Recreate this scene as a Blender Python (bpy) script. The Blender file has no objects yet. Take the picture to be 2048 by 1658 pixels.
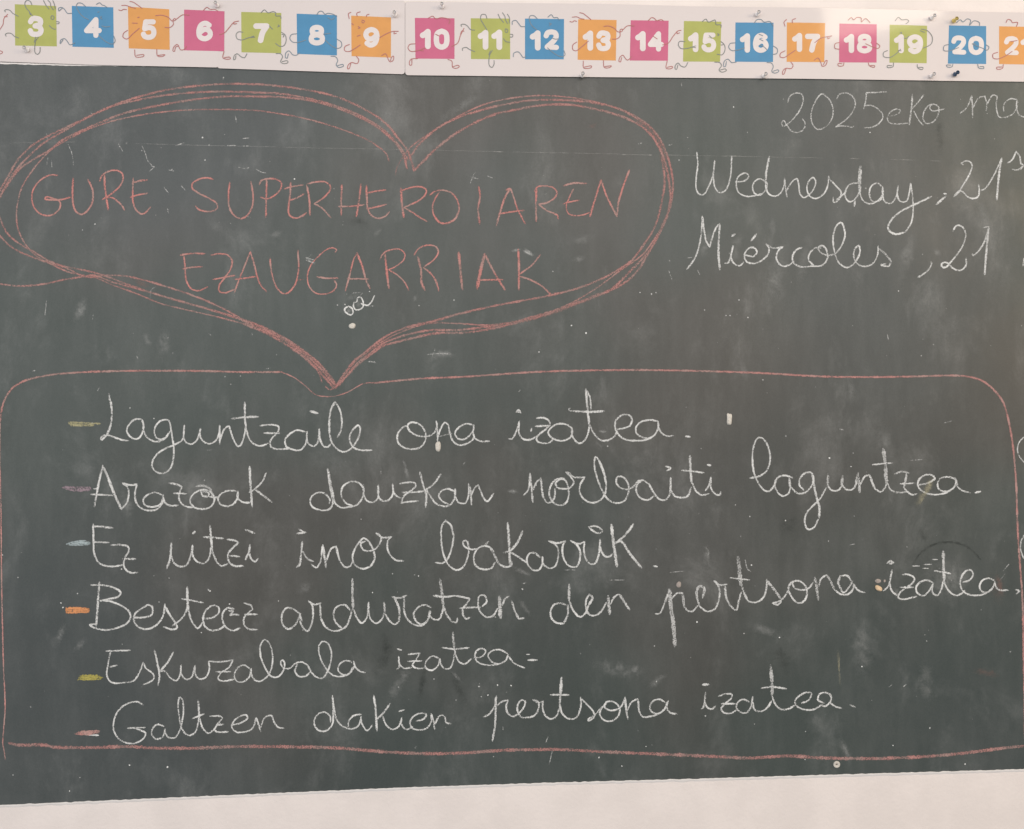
import bpy, math, random
from mathutils import Vector, Matrix, noise

# ------------------------------------------------------------------ camera, light, exposure
scene = bpy.context.scene
col = scene.collection
W, H = 2048, 1658                     # the pixel grid the board was surveyed in
F = 1600.0                            # focal length in those pixels
CAM = Vector((0.0, -1.30, 1.50))
Xc = Vector((28480.0, 240.0, -F)).normalized()      # board's horizontal seen from the camera
Zc = Vector((-Xc.y, Xc.x, 0.0)).normalized()
Yc = Zc.cross(Xc)
R = Matrix((Xc, Yc, Zc))
cam_data = bpy.data.cameras.new('camera')
cam = bpy.data.objects.new('camera', cam_data)
col.objects.link(cam)
cam_data.sensor_fit = 'HORIZONTAL'
cam_data.sensor_width = 36.0
cam_data.lens = F / W * 36.0
cam_data.clip_start = 0.01
cam_data.clip_end = 60.0
cam.matrix_world = Matrix.Translation(CAM) @ R.to_4x4()
scene.camera = cam

world = bpy.data.worlds.new('World')
scene.world = world
world.use_nodes = True
bg = world.node_tree.nodes['Background']
bg.inputs[0].default_value = (1.0, 0.975, 0.97, 1)
bg.inputs[1].default_value = 0.42

def area(name, loc, target, sx, sy, power, colour):
    d = bpy.data.lights.new(name, 'AREA')
    d.shape = 'RECTANGLE'; d.size = sx; d.size_y = sy
    d.energy = power; d.color = colour
    o = bpy.data.objects.new(name, d); col.objects.link(o)
    o.location = loc
    o.rotation_euler = (Vector(target) - Vector(loc)).to_track_quat('-Z', 'Y').to_euler()
    return o
area('window_light', (-2.6, -2.6, 2.1), (0, 0, 1.4), 2.6, 2.0, 28, (1.0, 0.965, 0.97))
area('ceiling_lamp', (1.74, -1.95, 3.36), (0.69, 0, 2.24), 0.46, 0.50, 6, (1.0, 0.86, 0.68))
area('ceiling_lamp_rear', (0.2, -3.3, 2.85), (0, 0, 1.75), 4.2, 0.8, 61, (1.0, 0.945, 0.925))
area('ceiling_lamp_right', (2.75, -2.0, 2.50), (1.0, 0, 1.8), 0.9, 0.7, 27, (1.0, 0.76, 0.52))

scene.view_settings.view_transform = 'Standard'
scene.view_settings.look = 'None'
scene.view_settings.gamma = 1.0
scene.view_settings.exposure = 0.0
scene.render.engine = 'CYCLES'
scene.cycles.transparent_max_bounces = 48
scene.cycles.max_bounces = 8

rnd = random.Random(7)

# ------------------------------------------------------------------ helpers
def at(px, py, y=0.0):
    """a surveyed pixel to the point where that sight line meets the plane y"""
    d = R @ Vector((px - W / 2, H / 2 - py, -F))
    t = (y - CAM.y) / d.y
    return CAM + d * t
MM = (at(1100, 829) - at(1000, 829)).length / 100.0     # metres per surveyed pixel

class MB:
    def __init__(s): s.v = []; s.f = []; s.att = {}
    def vert(s, p, **k):
        s.v.append(Vector(p))
        for n, x in k.items(): s.att.setdefault(n, {})[len(s.v) - 1] = x
        return len(s.v) - 1

def origin_of(o):
    p = Vector((0, 0, 0))
    while o is not None:
        p += Vector(o.location); o = o.parent
    return p

def build(name, mb, mat, parent=None, smooth=False, loc=None):
    me = bpy.data.meshes.new(name)
    base = origin_of(parent)
    if loc is not None: base = Vector(loc)
    me.from_pydata([tuple(p - base) for p in mb.v], [], mb.f)
    for n, d in mb.att.items():
        a = me.attributes.new(n, 'FLOAT', 'POINT')
        vals = [0.0] * len(mb.v)
        for i, x in d.items(): vals[i] = x
        a.data.foreach_set('value', vals)
    if mat: me.materials.append(mat)
    if smooth:
        for p in me.polygons: p.use_smooth = True
    me.update()
    o = bpy.data.objects.new(name, me); col.objects.link(o)
    if parent is not None:
        o.parent = parent
        o.location = base - origin_of(parent)
    elif loc is not None: o.location = base
    return o

def tag(o, label=None, cat=None, group=None, kind=None):
    if label: o['label'] = label
    if cat: o['category'] = cat
    if group: o['group'] = group
    if kind: o['kind'] = kind
    return o

def empty(name, loc):
    o = bpy.data.objects.new(name, None); col.objects.link(o)
    o.location = loc; o.empty_display_size = 0.05
    return o

def catmull(pts, step):
    if len(pts) == 2:
        a, b = pts; L = (b - a).length; n = max(2, int(L / step))
        return [a.lerp(b, i / n) for i in range(n + 1)]
    out = []
    P = [pts[0] * 2 - pts[1]] + pts + [pts[-1] * 2 - pts[-2]]
    for i in range(1, len(P) - 2):
        p0, p1, p2, p3 = P[i - 1], P[i], P[i + 1], P[i + 2]
        t0 = 0.0
        t1 = t0 + max(1e-4, (p1 - p0).length) ** 0.5
        t2 = t1 + max(1e-4, (p2 - p1).length) ** 0.5
        t3 = t2 + max(1e-4, (p3 - p2).length) ** 0.5
        n = max(1, int((p2 - p1).length / step))
        for k in range(n):
            t = t1 + (t2 - t1) * k / n
            A1 = p0 * ((t1 - t) / (t1 - t0)) + p1 * ((t - t0) / (t1 - t0))
            A2 = p1 * ((t2 - t) / (t2 - t1)) + p2 * ((t - t1) / (t2 - t1))
            A3 = p2 * ((t3 - t) / (t3 - t2)) + p3 * ((t - t2) / (t3 - t2))
            B1 = A1 * ((t2 - t) / (t2 - t0)) + A2 * ((t - t0) / (t2 - t0))
            B2 = A2 * ((t3 - t) / (t3 - t1)) + A3 * ((t - t1) / (t3 - t1))
            out.append(B1 * ((t2 - t) / (t2 - t1)) + B2 * ((t - t1) / (t2 - t1)))
    out.append(pts[-1])
    return out

BL = {   # survey sheets: x offset, y offset, magnification
 '0': (0, 0, 1.0),
 'H1': (0, 140, 4), 'H4': (0, 400, 4), 'H5': (512, 400, 4), 'H6': (1024, 400, 4),
 'R1': (0, 320, 4), 'R2': (360, 320, 4), 'R3': (860, 320, 4),
 'L1': (120, 770, 4), 'L2': (600, 770, 4), 'L3': (1000, 770, 4), 'L4': (1480, 850, 4),
 'M1': (120, 1030, 4), 'M2': (540, 1030, 4), 'M3': (860, 1030, 4),
 'P': (1280, 1090, 4), 'Q': (1660, 1060, 5.278),
 'S1': (120, 1250, 4), 'S2': (600, 1250, 4), 'S3': (940, 1290, 4), 'S4': (1300, 1290, 4),
 'T1': (1536, 160, 4), 'T2': (1360, 280, 4), 'T3': (1360, 410, 4), 'T4': (1700, 280, 5.885),
 'F5': (1648, 700, 5.1175),
 'A': (0, 0, 5.12), 'B': (400, 0, 5.12), 'C': (800, 0, 5.12), 'D': (1200, 0, 5.12), 'E': (1600, 0, 4.571),
}

def parse(block, text, w0, a0):
    """-> list of (width, strength, [segments of Vector2 in survey pixels])"""
    out = []
    for st in text.split(';'):
        w, a, bk = w0, a0, block
        segs = [[]]
        for tok in st.split():
            if tok == '|': segs.append([segs[-1][-1].copy()])
            elif tok[0] == 'w': w = float(tok[1:])
            elif tok[0] == 'a': a = float(tok[1:])
            elif tok[0] == '@': bk = tok[1:]
            else:
                ox, oy, s = BL[bk]
                x, y = tok.split(',')
                segs[-1].append(Vector((ox + float(x) / s, oy + float(y) / s)))
        segs = [s for s in segs if len(s) >= 2]
        if segs: out.append((w, a, segs))
        elif len(st.split()) and bk:
            pass
    return out

LAYER = [0]
def ribbon(mb, segs, w, a, depth, jitter=0.10, step=1.6, cross=5, taper=True, rise=4e-5, layer=9e-6, fade=False):
    """a thin deposit following the path: jittered edges, slightly rounded ends"""
    pts = []
    for s in segs:
        c = catmull(s, step)
        pts += c if not pts else c[1:]
    # drop doubles
    q = [pts[0]]
    for p in pts[1:]:
        if (p - q[-1]).length > 0.25: q.append(p)
    pts = q
    if len(pts) < 2: return
    LAYER[0] = (LAYER[0] + 1) % 14
    y0 = depth - LAYER[0] * layer
    n = len(pts); rows = []
    acc = 0.0; seed = rnd.random() * 100
    tot = sum((pts[i + 1] - pts[i]).length for i in range(n - 1))
    offs = [k / (cross - 1) * 2 - 1 for k in range(cross)]
    ext = w * 0.38
    for i, p in enumerate(pts):
        if i: acc += (p - pts[i - 1]).length
        t = pts[min(i + 1, n - 1)] - pts[max(i - 1, 0)]
        t = t.normalized() if t.length > 1e-6 else Vector((1, 0))
        if i == 0: p = p - t * ext
        if i == n - 1: p = p + t * ext
        nrm = Vector((-t.y, t.x))
        ww = w * (1 + jitter * 1.6 * noise.noise(Vector((acc * 0.045, seed, 14))) + jitter * 2.2 * noise.noise(Vector((acc * 0.30, seed, 0))) + jitter * 1.2 * noise.noise(Vector((acc * 0.06, seed, 5))))
        if taper:
            e = min(acc, tot - acc) / max(w, 0.1)
            if i in (0, n - 1): ww *= 0.45
            elif e < 0.5: ww *= 0.85
        cshift = nrm * (w * jitter * 1.0 * noise.noise(Vector((acc * 0.22, seed, 9))))
        y = y0 - rise * (i / n)
        av = a * (math.sin(math.pi * min(max(acc / max(tot, 1e-6), 0.0), 1.0)) ** 0.7 if fade else 1.0)
        # the hand presses unevenly and lifts off at the ends
        av *= 1 + 0.34 * noise.noise(Vector((acc * 0.045, seed, 14)))
        if not fade and tot > 12: av *= 0.72 + 0.28 * min(1.0, min(acc, tot - acc) / 5.0)
        row = []
        for o in offs:
            pp = p + cshift + nrm * (o * ww * 0.5)
            row.append(mb.vert(at(pp.x, pp.y, y), v=o, a=av))
        rows.append(row)
    for i in range(n - 1):
        for k in range(cross - 1):
            mb.f.append((rows[i][k], rows[i][k + 1], rows[i + 1][k + 1], rows[i + 1][k]))

def disc(mb, cx, cy, rx, ry, depth, a=1.0, n=14, rot=0.0, irr=0.12):
    LAYER[0] = (LAYER[0] + 1) % 14
    y = depth - LAYER[0] * 9e-6
    c = mb.vert(at(cx, cy, y), v=0.0, a=a)
    ring = []; seed = rnd.random() * 50
    for k in range(n):
        t = 2 * math.pi * k / n
        r = 1 + irr * 2 * noise.noise(Vector((math.cos(t) * 1.3 + seed, math.sin(t) * 1.3, 0)))
        x, z = rx * r * math.cos(t), ry * r * math.sin(t)
        ring.append(mb.vert(at(cx + x * math.cos(rot) - z * math.sin(rot), cy + x * math.sin(rot) + z * math.cos(rot), y), v=1.0, a=a))
    for k in range(n): mb.f.append((c, ring[k], ring[(k + 1) % n]))

# ------------------------------------------------------------------ materials
def new_mat(name):
    m = bpy.data.materials.new(name); m.use_nodes = True
    nt = m.node_tree; nt.nodes.clear()
    out = nt.nodes.new('ShaderNodeOutputMaterial')
    return m, nt, out
def N(nt, t, **k):
    n = nt.nodes.new(t)
    for a, b in k.items(): setattr(n, a, b)
    return n
def L(nt, a, b): nt.links.new(a, b)
def noise_tex(nt, vec, scale, detail=3, rough=0.55, dist=0.0):
    n = N(nt, 'ShaderNodeTexNoise'); n.inputs['Scale'].default_value = scale
    n.inputs['Detail'].default_value = detail; n.inputs['Roughness'].default_value = rough
    n.inputs['Distortion'].default_value = dist
    if vec is not None: L(nt, vec, n.inputs['Vector'])
    return n.outputs['Fac']
def mathn(nt, op, a, b=None, c=None, clamp=False):
    n = N(nt, 'ShaderNodeMath', operation=op); n.use_clamp = clamp
    for i, x in enumerate((a, b, c)):
        if x is None: continue
        if isinstance(x, (int, float)): n.inputs[i].default_value = x
        else: L(nt, x, n.inputs[i])
    return n.outputs[0]
def maprange(nt, v, a, b, c=0.0, d=1.0, smooth=True):
    n = N(nt, 'ShaderNodeMapRange'); n.interpolation_type = 'SMOOTHSTEP' if smooth else 'LINEAR'
    L(nt, v, n.inputs['Value'])
    for k, x in zip(('From Min', 'From Max', 'To Min', 'To Max'), (a, b, c, d)): n.inputs[k].default_value = x
    return n.outputs['Result']
def mixc(nt, fac, a, b):
    n = N(nt, 'ShaderNodeMix', data_type='RGBA')
    if isinstance(fac, (int, float)): n.inputs['Factor'].default_value = fac
    else: L(nt, fac, n.inputs['Factor'])
    for i, x in ((6, a), (7, b)):
        if isinstance(x, tuple): n.inputs[i].default_value = (*x, 1)
        else: L(nt, x, n.inputs[i])
    return n.outputs[2]
def geo_pos(nt, scale=(1, 1, 1), loc=(0, 0, 0)):
    g = N(nt, 'ShaderNodeNewGeometry'); m = N(nt, 'ShaderNodeMapping')
    m.inputs['Scale'].default_value = scale; m.inputs['Location'].default_value = loc
    L(nt, g.outputs['Position'], m.inputs['Vector'])
    return m.outputs['Vector']

def chalk_mat(name, rgb, lo=0.10, hi=0.50, grain=1.35, edge=0.42, scale=640.0, tint=None):
    m, nt, out = new_mat(name)
    pos = geo_pos(nt)
    n1 = noise_tex(nt, pos, scale, 2, 0.65)
    n2 = noise_tex(nt, pos, 70.0, 2, 0.5)
    va = N(nt, 'ShaderNodeAttribute', attribute_name='v').outputs['Fac']
    aa = N(nt, 'ShaderNodeAttribute', attribute_name='a').outputs['Fac']
    v2 = mathn(nt, 'POWER', mathn(nt, 'ABSOLUTE', va), 2.4)
    x = mathn(nt, 'ADD', mathn(nt, 'MULTIPLY', mathn(nt, 'SUBTRACT', n1, 0.5), grain * 2), aa)
    x = mathn(nt, 'ADD', x, mathn(nt, 'MULTIPLY', mathn(nt, 'SUBTRACT', n2, 0.5), 0.7))
    x = mathn(nt, 'SUBTRACT', x, mathn(nt, 'MULTIPLY', v2, edge))
    # the flat of a stick leaves two firmer rims and a broken middle
    rim = maprange(nt, mathn(nt, 'ABSOLUTE', mathn(nt, 'SUBTRACT', mathn(nt, 'ABSOLUTE', va), 0.62)), 0.0, 0.30, 0.16, 0.0)
    x = mathn(nt, 'ADD', x, mathn(nt, 'MULTIPLY', rim, maprange(nt, aa, 0.45, 0.60, 1.0, 0.0)))
    cov = maprange(nt, x, lo, hi)
    cov = mathn(nt, 'MULTIPLY', cov, maprange(nt, aa, 0.0, 0.75, 0.25, 0.95, False))
    # pressed cores are denser and paler than the dusty rims
    dense = maprange(nt, x, hi, hi + 0.6)
    c = mixc(nt, dense, tuple(q * 0.86 for q in rgb), rgb)
    if tint: c = mixc(nt, maprange(nt, noise_tex(nt, pos, 26.0, 2), 0.42, 0.62), c, tint)
    d = N(nt, 'ShaderNodeBsdfDiffuse'); d.inputs['Roughness'].default_value = 0.8
    L(nt, c, d.inputs['Color'])
    t = N(nt, 'ShaderNodeBsdfTransparent')
    mx = N(nt, 'ShaderNodeMixShader')
    L(nt, cov, mx.inputs[0]); L(nt, t.outputs[0], mx.inputs[1]); L(nt, d.outputs[0], mx.inputs[2])
    L(nt, mx.outputs[0], out.inputs['Surface'])
    return m

def smear_mat(name, rgb, k=0.62):
    """dust rubbed thin by a hand or sponge: soft rims, uneven veil"""
    m, nt, out = new_mat(name)
    pos = geo_pos(nt)
    va = N(nt, 'ShaderNodeAttribute', attribute_name='v').outputs['Fac']
    aa = N(nt, 'ShaderNodeAttribute', attribute_name='a').outputs['Fac']
    soft = maprange(nt, mathn(nt, 'ABSOLUTE', va), 0.0, 1.0, 1.0, 0.0)
    n = mathn(nt, 'MULTIPLY', maprange(nt, noise_tex(nt, pos, 55.0, 5, 0.7, 0.6), 0.34, 0.66, 0.15, 1.35), maprange(nt, noise_tex(nt, pos, 420.0, 2, 0.7), 0.3, 0.7, 0.6, 1.4))
    cov = mathn(nt, 'MULTIPLY', mathn(nt, 'MULTIPLY', mathn(nt, 'MULTIPLY', soft, n), aa), k, clamp=True)
    d = N(nt, 'ShaderNodeBsdfDiffuse'); d.inputs['Color'].default_value = (*rgb, 1)
    t = N(nt, 'ShaderNodeBsdfTransparent'); mx = N(nt, 'ShaderNodeMixShader')
    L(nt, cov, mx.inputs[0]); L(nt, t.outputs[0], mx.inputs[1]); L(nt, d.outputs[0], mx.inputs[2])
    L(nt, mx.outputs[0], out.inputs['Surface'])
    return m

WHITE = chalk_mat('white_chalk', (0.87, 0.89, 0.88))
RED = chalk_mat('red_chalk', (0.66, 0.36, 0.335), lo=0.0, hi=0.72, tint=(0.50, 0.345, 0.32))
REDL = chalk_mat('red_chalk_letters', (0.78, 0.36, 0.33), lo=0.05, hi=0.55, tint=(0.56, 0.37, 0.34))
YELLOW = chalk_mat('yellow_chalk', (0.58, 0.53, 0.16))
PALEYEL = chalk_mat('pale_yellow_chalk', (0.56, 0.54, 0.34))
ORANGE = chalk_mat('orange_chalk', (0.80, 0.40, 0.19))
LILAC = chalk_mat('lilac_chalk', (0.46, 0.37, 0.42))
BLUE = chalk_mat('pale_blue_chalk', (0.54, 0.64, 0.66))
SMEAR = smear_mat('smeared_chalk_dust', (0.52, 0.54, 0.53))

def board_mat():
    m, nt, out = new_mat('green_chalkboard_paint')
    p = geo_pos(nt)
    base = mixc(nt, maprange(nt, noise_tex(nt, p, 1.7, 2), 0.40, 0.62), (0.034, 0.051, 0.046), (0.051, 0.053, 0.047))
    base = mixc(nt, maprange(nt, noise_tex(nt, geo_pos(nt, (1, 1, 1), (7, 3, 2)), 1.1, 1), 0.45, 0.65), base, (0.038, 0.051, 0.052))
    # dry chalk dust wiped up and down the board
    streak = noise_tex(nt, geo_pos(nt, (20, 1, 4.5)), 1.0, 5, 0.6)
    streak2 = noise_tex(nt, geo_pos(nt, (55, 1, 14), (3, 0, 1)), 1.0, 3, 0.6)
    cloud = noise_tex(nt, p, 4.2, 5, 0.62, 0.5)
    s = mathn(nt, 'ADD', mathn(nt, 'MULTIPLY', streak, 0.55), mathn(nt, 'MULTIPLY', streak2, 0.25))
    s = mathn(nt, 'ADD', s, mathn(nt, 'MULTIPLY', cloud, 0.75))
    dust = maprange(nt, s, 0.62, 1.08, 0.0, 0.07)
    cl2 = noise_tex(nt, geo_pos(nt, (3.2, 1, 2.1), (1.3, 0, 4.1)), 2.6, 7, 0.68, 0.3)
    big = maprange(nt, cl2, 0.50, 0.80, 0.0, 0.17)
    wisp = noise_tex(nt, geo_pos(nt, (14, 1, 5), (9, 0, 2)), 1.6, 6, 0.7, 0.6)
    big = mathn(nt, 'ADD', big, mathn(nt, 'MULTIPLY', maprange(nt, wisp, 0.56, 0.78, 0.0, 0.10), maprange(nt, cl2, 0.42, 0.62)))
    dust = mathn(nt, 'ADD', dust, big)
    fine = noise_tex(nt, p, 420.0, 2, 0.6)
    dust = mathn(nt, 'MULTIPLY', dust, maprange(nt, fine, 0.25, 0.75, 0.72, 1.28, False))
    c = mixc(nt, dust, base, (0.52, 0.54, 0.53))
    # grain of the paint
    c = mixc(nt, maprange(nt, noise_tex(nt, p, 650.0, 2, 0.7), 0.3, 0.7, 0.0, 0.10, False), c, (0.20, 0.20, 0.19))
    # pinprick specks
    vor = N(nt, 'ShaderNodeTexVoronoi'); vor.inputs['Scale'].default_value = 42.0
    L(nt, p, vor.inputs['Vector'])
    sp = N(nt, 'ShaderNodeMath', operation='LESS_THAN'); L(nt, vor.outputs['Distance'], sp.inputs[0]); sp.inputs[1].default_value = 0.016
    gate = N(nt, 'ShaderNodeSeparateColor'); L(nt, vor.outputs['Color'], gate.inputs[0])
    g2 = mathn(nt, 'GREATER_THAN', gate.outputs[0], 0.72)
    spf = mathn(nt, 'MULTIPLY', mathn(nt, 'MULTIPLY', sp.outputs[0], g2), 0.5)
    c = mixc(nt, spf, c, (0.55, 0.55, 0.53))
    b = N(nt, 'ShaderNodeBsdfPrincipled')
    L(nt, c, b.inputs['Base Color'])
    L(nt, maprange(nt, cloud, 0.3, 0.7, 0.46, 0.60), b.inputs['Roughness'])
    b.inputs['Specular IOR Level'].default_value = 0.62
    bump = N(nt, 'ShaderNodeBump'); bump.inputs['Strength'].default_value = 0.10; bump.inputs['Distance'].default_value = 0.0006
    L(nt, noise_tex(nt, p, 320.0, 3, 0.6), bump.inputs['Height'])
    b2 = N(nt, 'ShaderNodeBump'); b2.inputs['Strength'].default_value = 0.22; b2.inputs['Distance'].default_value = 0.004
    L(nt, noise_tex(nt, p, 9.0, 2, 0.5), b2.inputs['Height']); L(nt, bump.outputs[0], b2.inputs['Normal'])
    L(nt, b2.outputs[0], b.inputs['Normal'])
    L(nt, b.outputs[0], out.inputs['Surface'])
    return m
BOARD = board_mat()

def plain(name, rgb, rough=0.6, var=0.04, scale=30.0, bump=0.0, bscale=200.0, coat=0.0, trans=0.0, spec=0.5, bdist=0.0006, coat_rough=0.1):
    m, nt, out = new_mat(name)
    p = geo_pos(nt)
    c = mixc(nt, maprange(nt, noise_tex(nt, p, scale, 4), 0.35, 0.65), tuple(x * (1 - var) for x in rgb), tuple(min(1, x * (1 + var)) for x in rgb))
    b = N(nt, 'ShaderNodeBsdfPrincipled')
    L(nt, c, b.inputs['Base Color'])
    b.inputs['Roughness'].default_value = rough
    b.inputs['Specular IOR Level'].default_value = spec
    b.inputs['Coat Weight'].default_value = coat; b.inputs['Coat Roughness'].default_value = coat_rough
    b.inputs['Transmission Weight'].default_value = trans
    if bump:
        k = N(nt, 'ShaderNodeBump'); k.inputs['Strength'].default_value = bump; k.inputs['Distance'].default_value = bdist
        L(nt, noise_tex(nt, p, bscale, 4, 0.6), k.inputs['Height']); L(nt, k.outputs[0], b.inputs['Normal'])
    L(nt, b.outputs[0], out.inputs['Surface'])
    return m
WALL = plain('painted_plaster', (0.79, 0.74, 0.71), 0.75, 0.03, 14.0, 0.6, 150.0, bdist=0.0012)
PAINTLIP = plain('white_paint_bead', (0.80, 0.78, 0.76), 0.6, 0.03, 60, 0.4, 300)
PAPER = plain('laminated_white_card', (0.655, 0.61, 0.60), 0.6, 0.012, 6, 0.25, 7.0, coat=0.7, bdist=0.0022, coat_rough=0.07)
def ink(name, rgb): return plain(name, rgb, 0.6, 0.03, 40, 0.25, 7.0, coat=0.7, bdist=0.0022, coat_rough=0.07)
GREEN = ink('green_print', (0.38, 0.41, 0.10)); BLUEI = ink('blue_print', (0.055, 0.24, 0.44))
ORNG = ink('orange_print', (0.66, 0.31, 0.08)); PINK = ink('pink_print', (0.54, 0.115, 0.22))
INKW = ink('white_print', (0.70, 0.66, 0.65))
LN_G = ink('grey_line_print', (0.20, 0.22, 0.21)); LN_B = ink('blue_grey_line_print', (0.17, 0.23, 0.28))
LN_R = ink('brown_red_line_print', (0.42, 0.15, 0.14))
CLEAR = plain('clear_plastic', (0.93, 0.90, 0.89), 0.35, 0.0, 10)
YPIN = plain('yellow_plastic', (0.70, 0.55, 0.16), 0.25, 0.02); BPIN = plain('dark_blue_plastic', (0.05, 0.09, 0.16), 0.25, 0.02)
STEEL = plain('pin_steel', (0.5, 0.5, 0.5), 0.3)
PUTTY = plain('dried_white_putty', (0.62, 0.60, 0.54), 0.8, 0.10, 400, 0.6, 500)
PUTTYO = plain('peach_putty', (0.72, 0.55, 0.36), 0.8, 0.10, 400, 0.6, 500)
PUTTYG = plain('grey_brown_putty', (0.38, 0.34, 0.31), 0.85, 0.15, 400, 0.6, 500)

# ------------------------------------------------------------------ wall and chalkboard
def box_mb(x0, x1, y0, y1, z0, z1):
    mb = MB()
    for x in (x0, x1):
        for y in (y0, y1):
            for z in (z0, z1): mb.vert((x, y, z))
    mb.f += [(0, 1, 3, 2), (4, 6, 7, 5), (0, 4, 5, 1), (2, 3, 7, 6), (0, 2, 6, 4), (1, 5, 7, 3)]
    return mb
wall = tag(build('wall', box_mb(-3.4, 3.4, 0.0, 0.12, 0.0, 3.4), WALL), kind='structure')

BY = -0.001                                  # front of the board
bottom_px = [(-700, 1640), (-300, 1624), (0, 1611), (400, 1593.5), (800, 1576), (1100, 1566), (1400, 1558), (1548, 1553.5), (2048, 1539), (2500, 1528), (3000, 1518)]
top_px = [(-700, 104), (-300, 118), (0, 127), (140, 131), (400, 131), (900, 138), (2048, 150), (3000, 160)]
def interp(tab, x):
    for (a, b), (c, d) in zip(tab, tab[1:]):
        if a <= x <= c: return b + (d - b) * (x - a) / (c - a)
    return tab[-1][1]
board = empty('chalkboard', (at(1024, 1567).x, 0.0, at(1024, 1567).z))
tag(board, 'dark green chalkboard covered in red and white chalk writing on a pale wall', 'chalkboard')
mb = MB()
xs = [-700 + i * 4.0 for i in range(926)]
rows = []
for x in xs:
    rag = 1.1 * noise.noise(Vector((x * 0.05, 0, 0))) + 0.9 * noise.noise(Vector((x * 0.017, 3, 0)))
    rb = 1.0 * noise.noise(Vector((x * 0.06, 8, 0)))
    yt = interp(top_px, x) + rag; yb = interp(bottom_px, x) + rb
    rows.append([mb.vert(at(x, yt, 0.0005)), mb.vert(at(x, yt, BY)), mb.vert(at(x, yb, BY)), mb.vert(at(x, yb, 0.0005))])
for a, b in zip(rows, rows[1:]):
    for k in range(3): mb.f.append((a[k], b[k], b[k + 1], a[k + 1]))
mb.f.append(tuple(rows[0])); mb.f.append(tuple(reversed(rows[-1])))
build('board_panel', mb, BOARD, board)

def bead(tab, sign, name):
    """uneven bead of wall paint lapping against the board's edge"""
    mb = MB(); rr = []
    for x in [-400 + i * 3.0 for i in range(960)]:
        y = interp(tab, x) + (1.0 * noise.noise(Vector((x * 0.06, 8, 0))) if sign > 0 else 1.1 * noise.noise(Vector((x * 0.05, 0, 0))) + 0.9 * noise.noise(Vector((x * 0.017, 3, 0))))
        h = 0.9 + 0.9 * noise.noise(Vector((x * 0.11, 20 + sign, 0)))
        w = 5.0 + 2.0 * noise.noise(Vector((x * 0.045, 30 + sign, 0)))
        prof = [(-h, BY - 0.0001), (-h * 0.5, BY - 0.0006), (w * 0.1, BY - 0.0007), (w * 0.5, BY - 0.0002), (w, 0.0002)]
        rr.append([mb.vert(at(x, y + sign * o, d)) for o, d in prof])
    for a, b in zip(rr, rr[1:]):
        for k in range(4): mb.f.append((a[k], b[k], b[k + 1], a[k + 1]) if sign < 0 else (a[k], a[k + 1], b[k + 1], b[k]))
    return build(name, mb, PAINTLIP, wall)
bead(bottom_px, 1, 'paint_edge'); bead(top_px, -1, 'paint_edge')

# ------------------------------------------------------------------ chalk on the board
CH = BY - 0.00012
WK = 0.90                                     # strokes are a little wider than their bright core
def mark(name, label, mat, block, text, w=4.0, a=0.62, jitter=0.10, parent=board, depth=CH, step=1.6, mode='group'):
    """strokes separated by ';': a word or outline is an Empty over its strokes; mode 'each' makes every stroke a part"""
    ps = parse(block, text, w, a)
    o = None
    if mode == 'group' and len(ps) > 1:
        p0 = ps[0][2][0][0]
        o = empty(name, at(p0.x, p0.y, BY) - origin_of(parent)); o.parent = parent
        for ww, aa, segs in ps:
            mb = MB(); ribbon(mb, segs, ww * WK * (1.5 if 'smudge' in name else 1), aa, depth, jitter, step, fade='smudge' in name, cross=7 if 'smudge' in name else 5)
            build('chalk_stroke', mb, mat, o)
    elif mode == 'each':
        for ww, aa, segs in ps:
            mb = MB(); ribbon(mb, segs, ww * WK * (1.5 if 'smudge' in name else 1), aa, depth, jitter, step, fade='smudge' in name, cross=7 if 'smudge' in name else 5)
            o = build(name, mb, mat, parent)
            if label: o['label'] = label
        return o
    else:
        mb = MB()
        for ww, aa, segs in ps: ribbon(mb, segs, ww * WK * (1.5 if 'smudge' in name else 1), aa, depth, jitter, step, fade='smudge' in name, cross=7 if 'smudge' in name else 5)
        o = build(name, mb, mat, parent)
    if label: o['label'] = label
    return o

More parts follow.
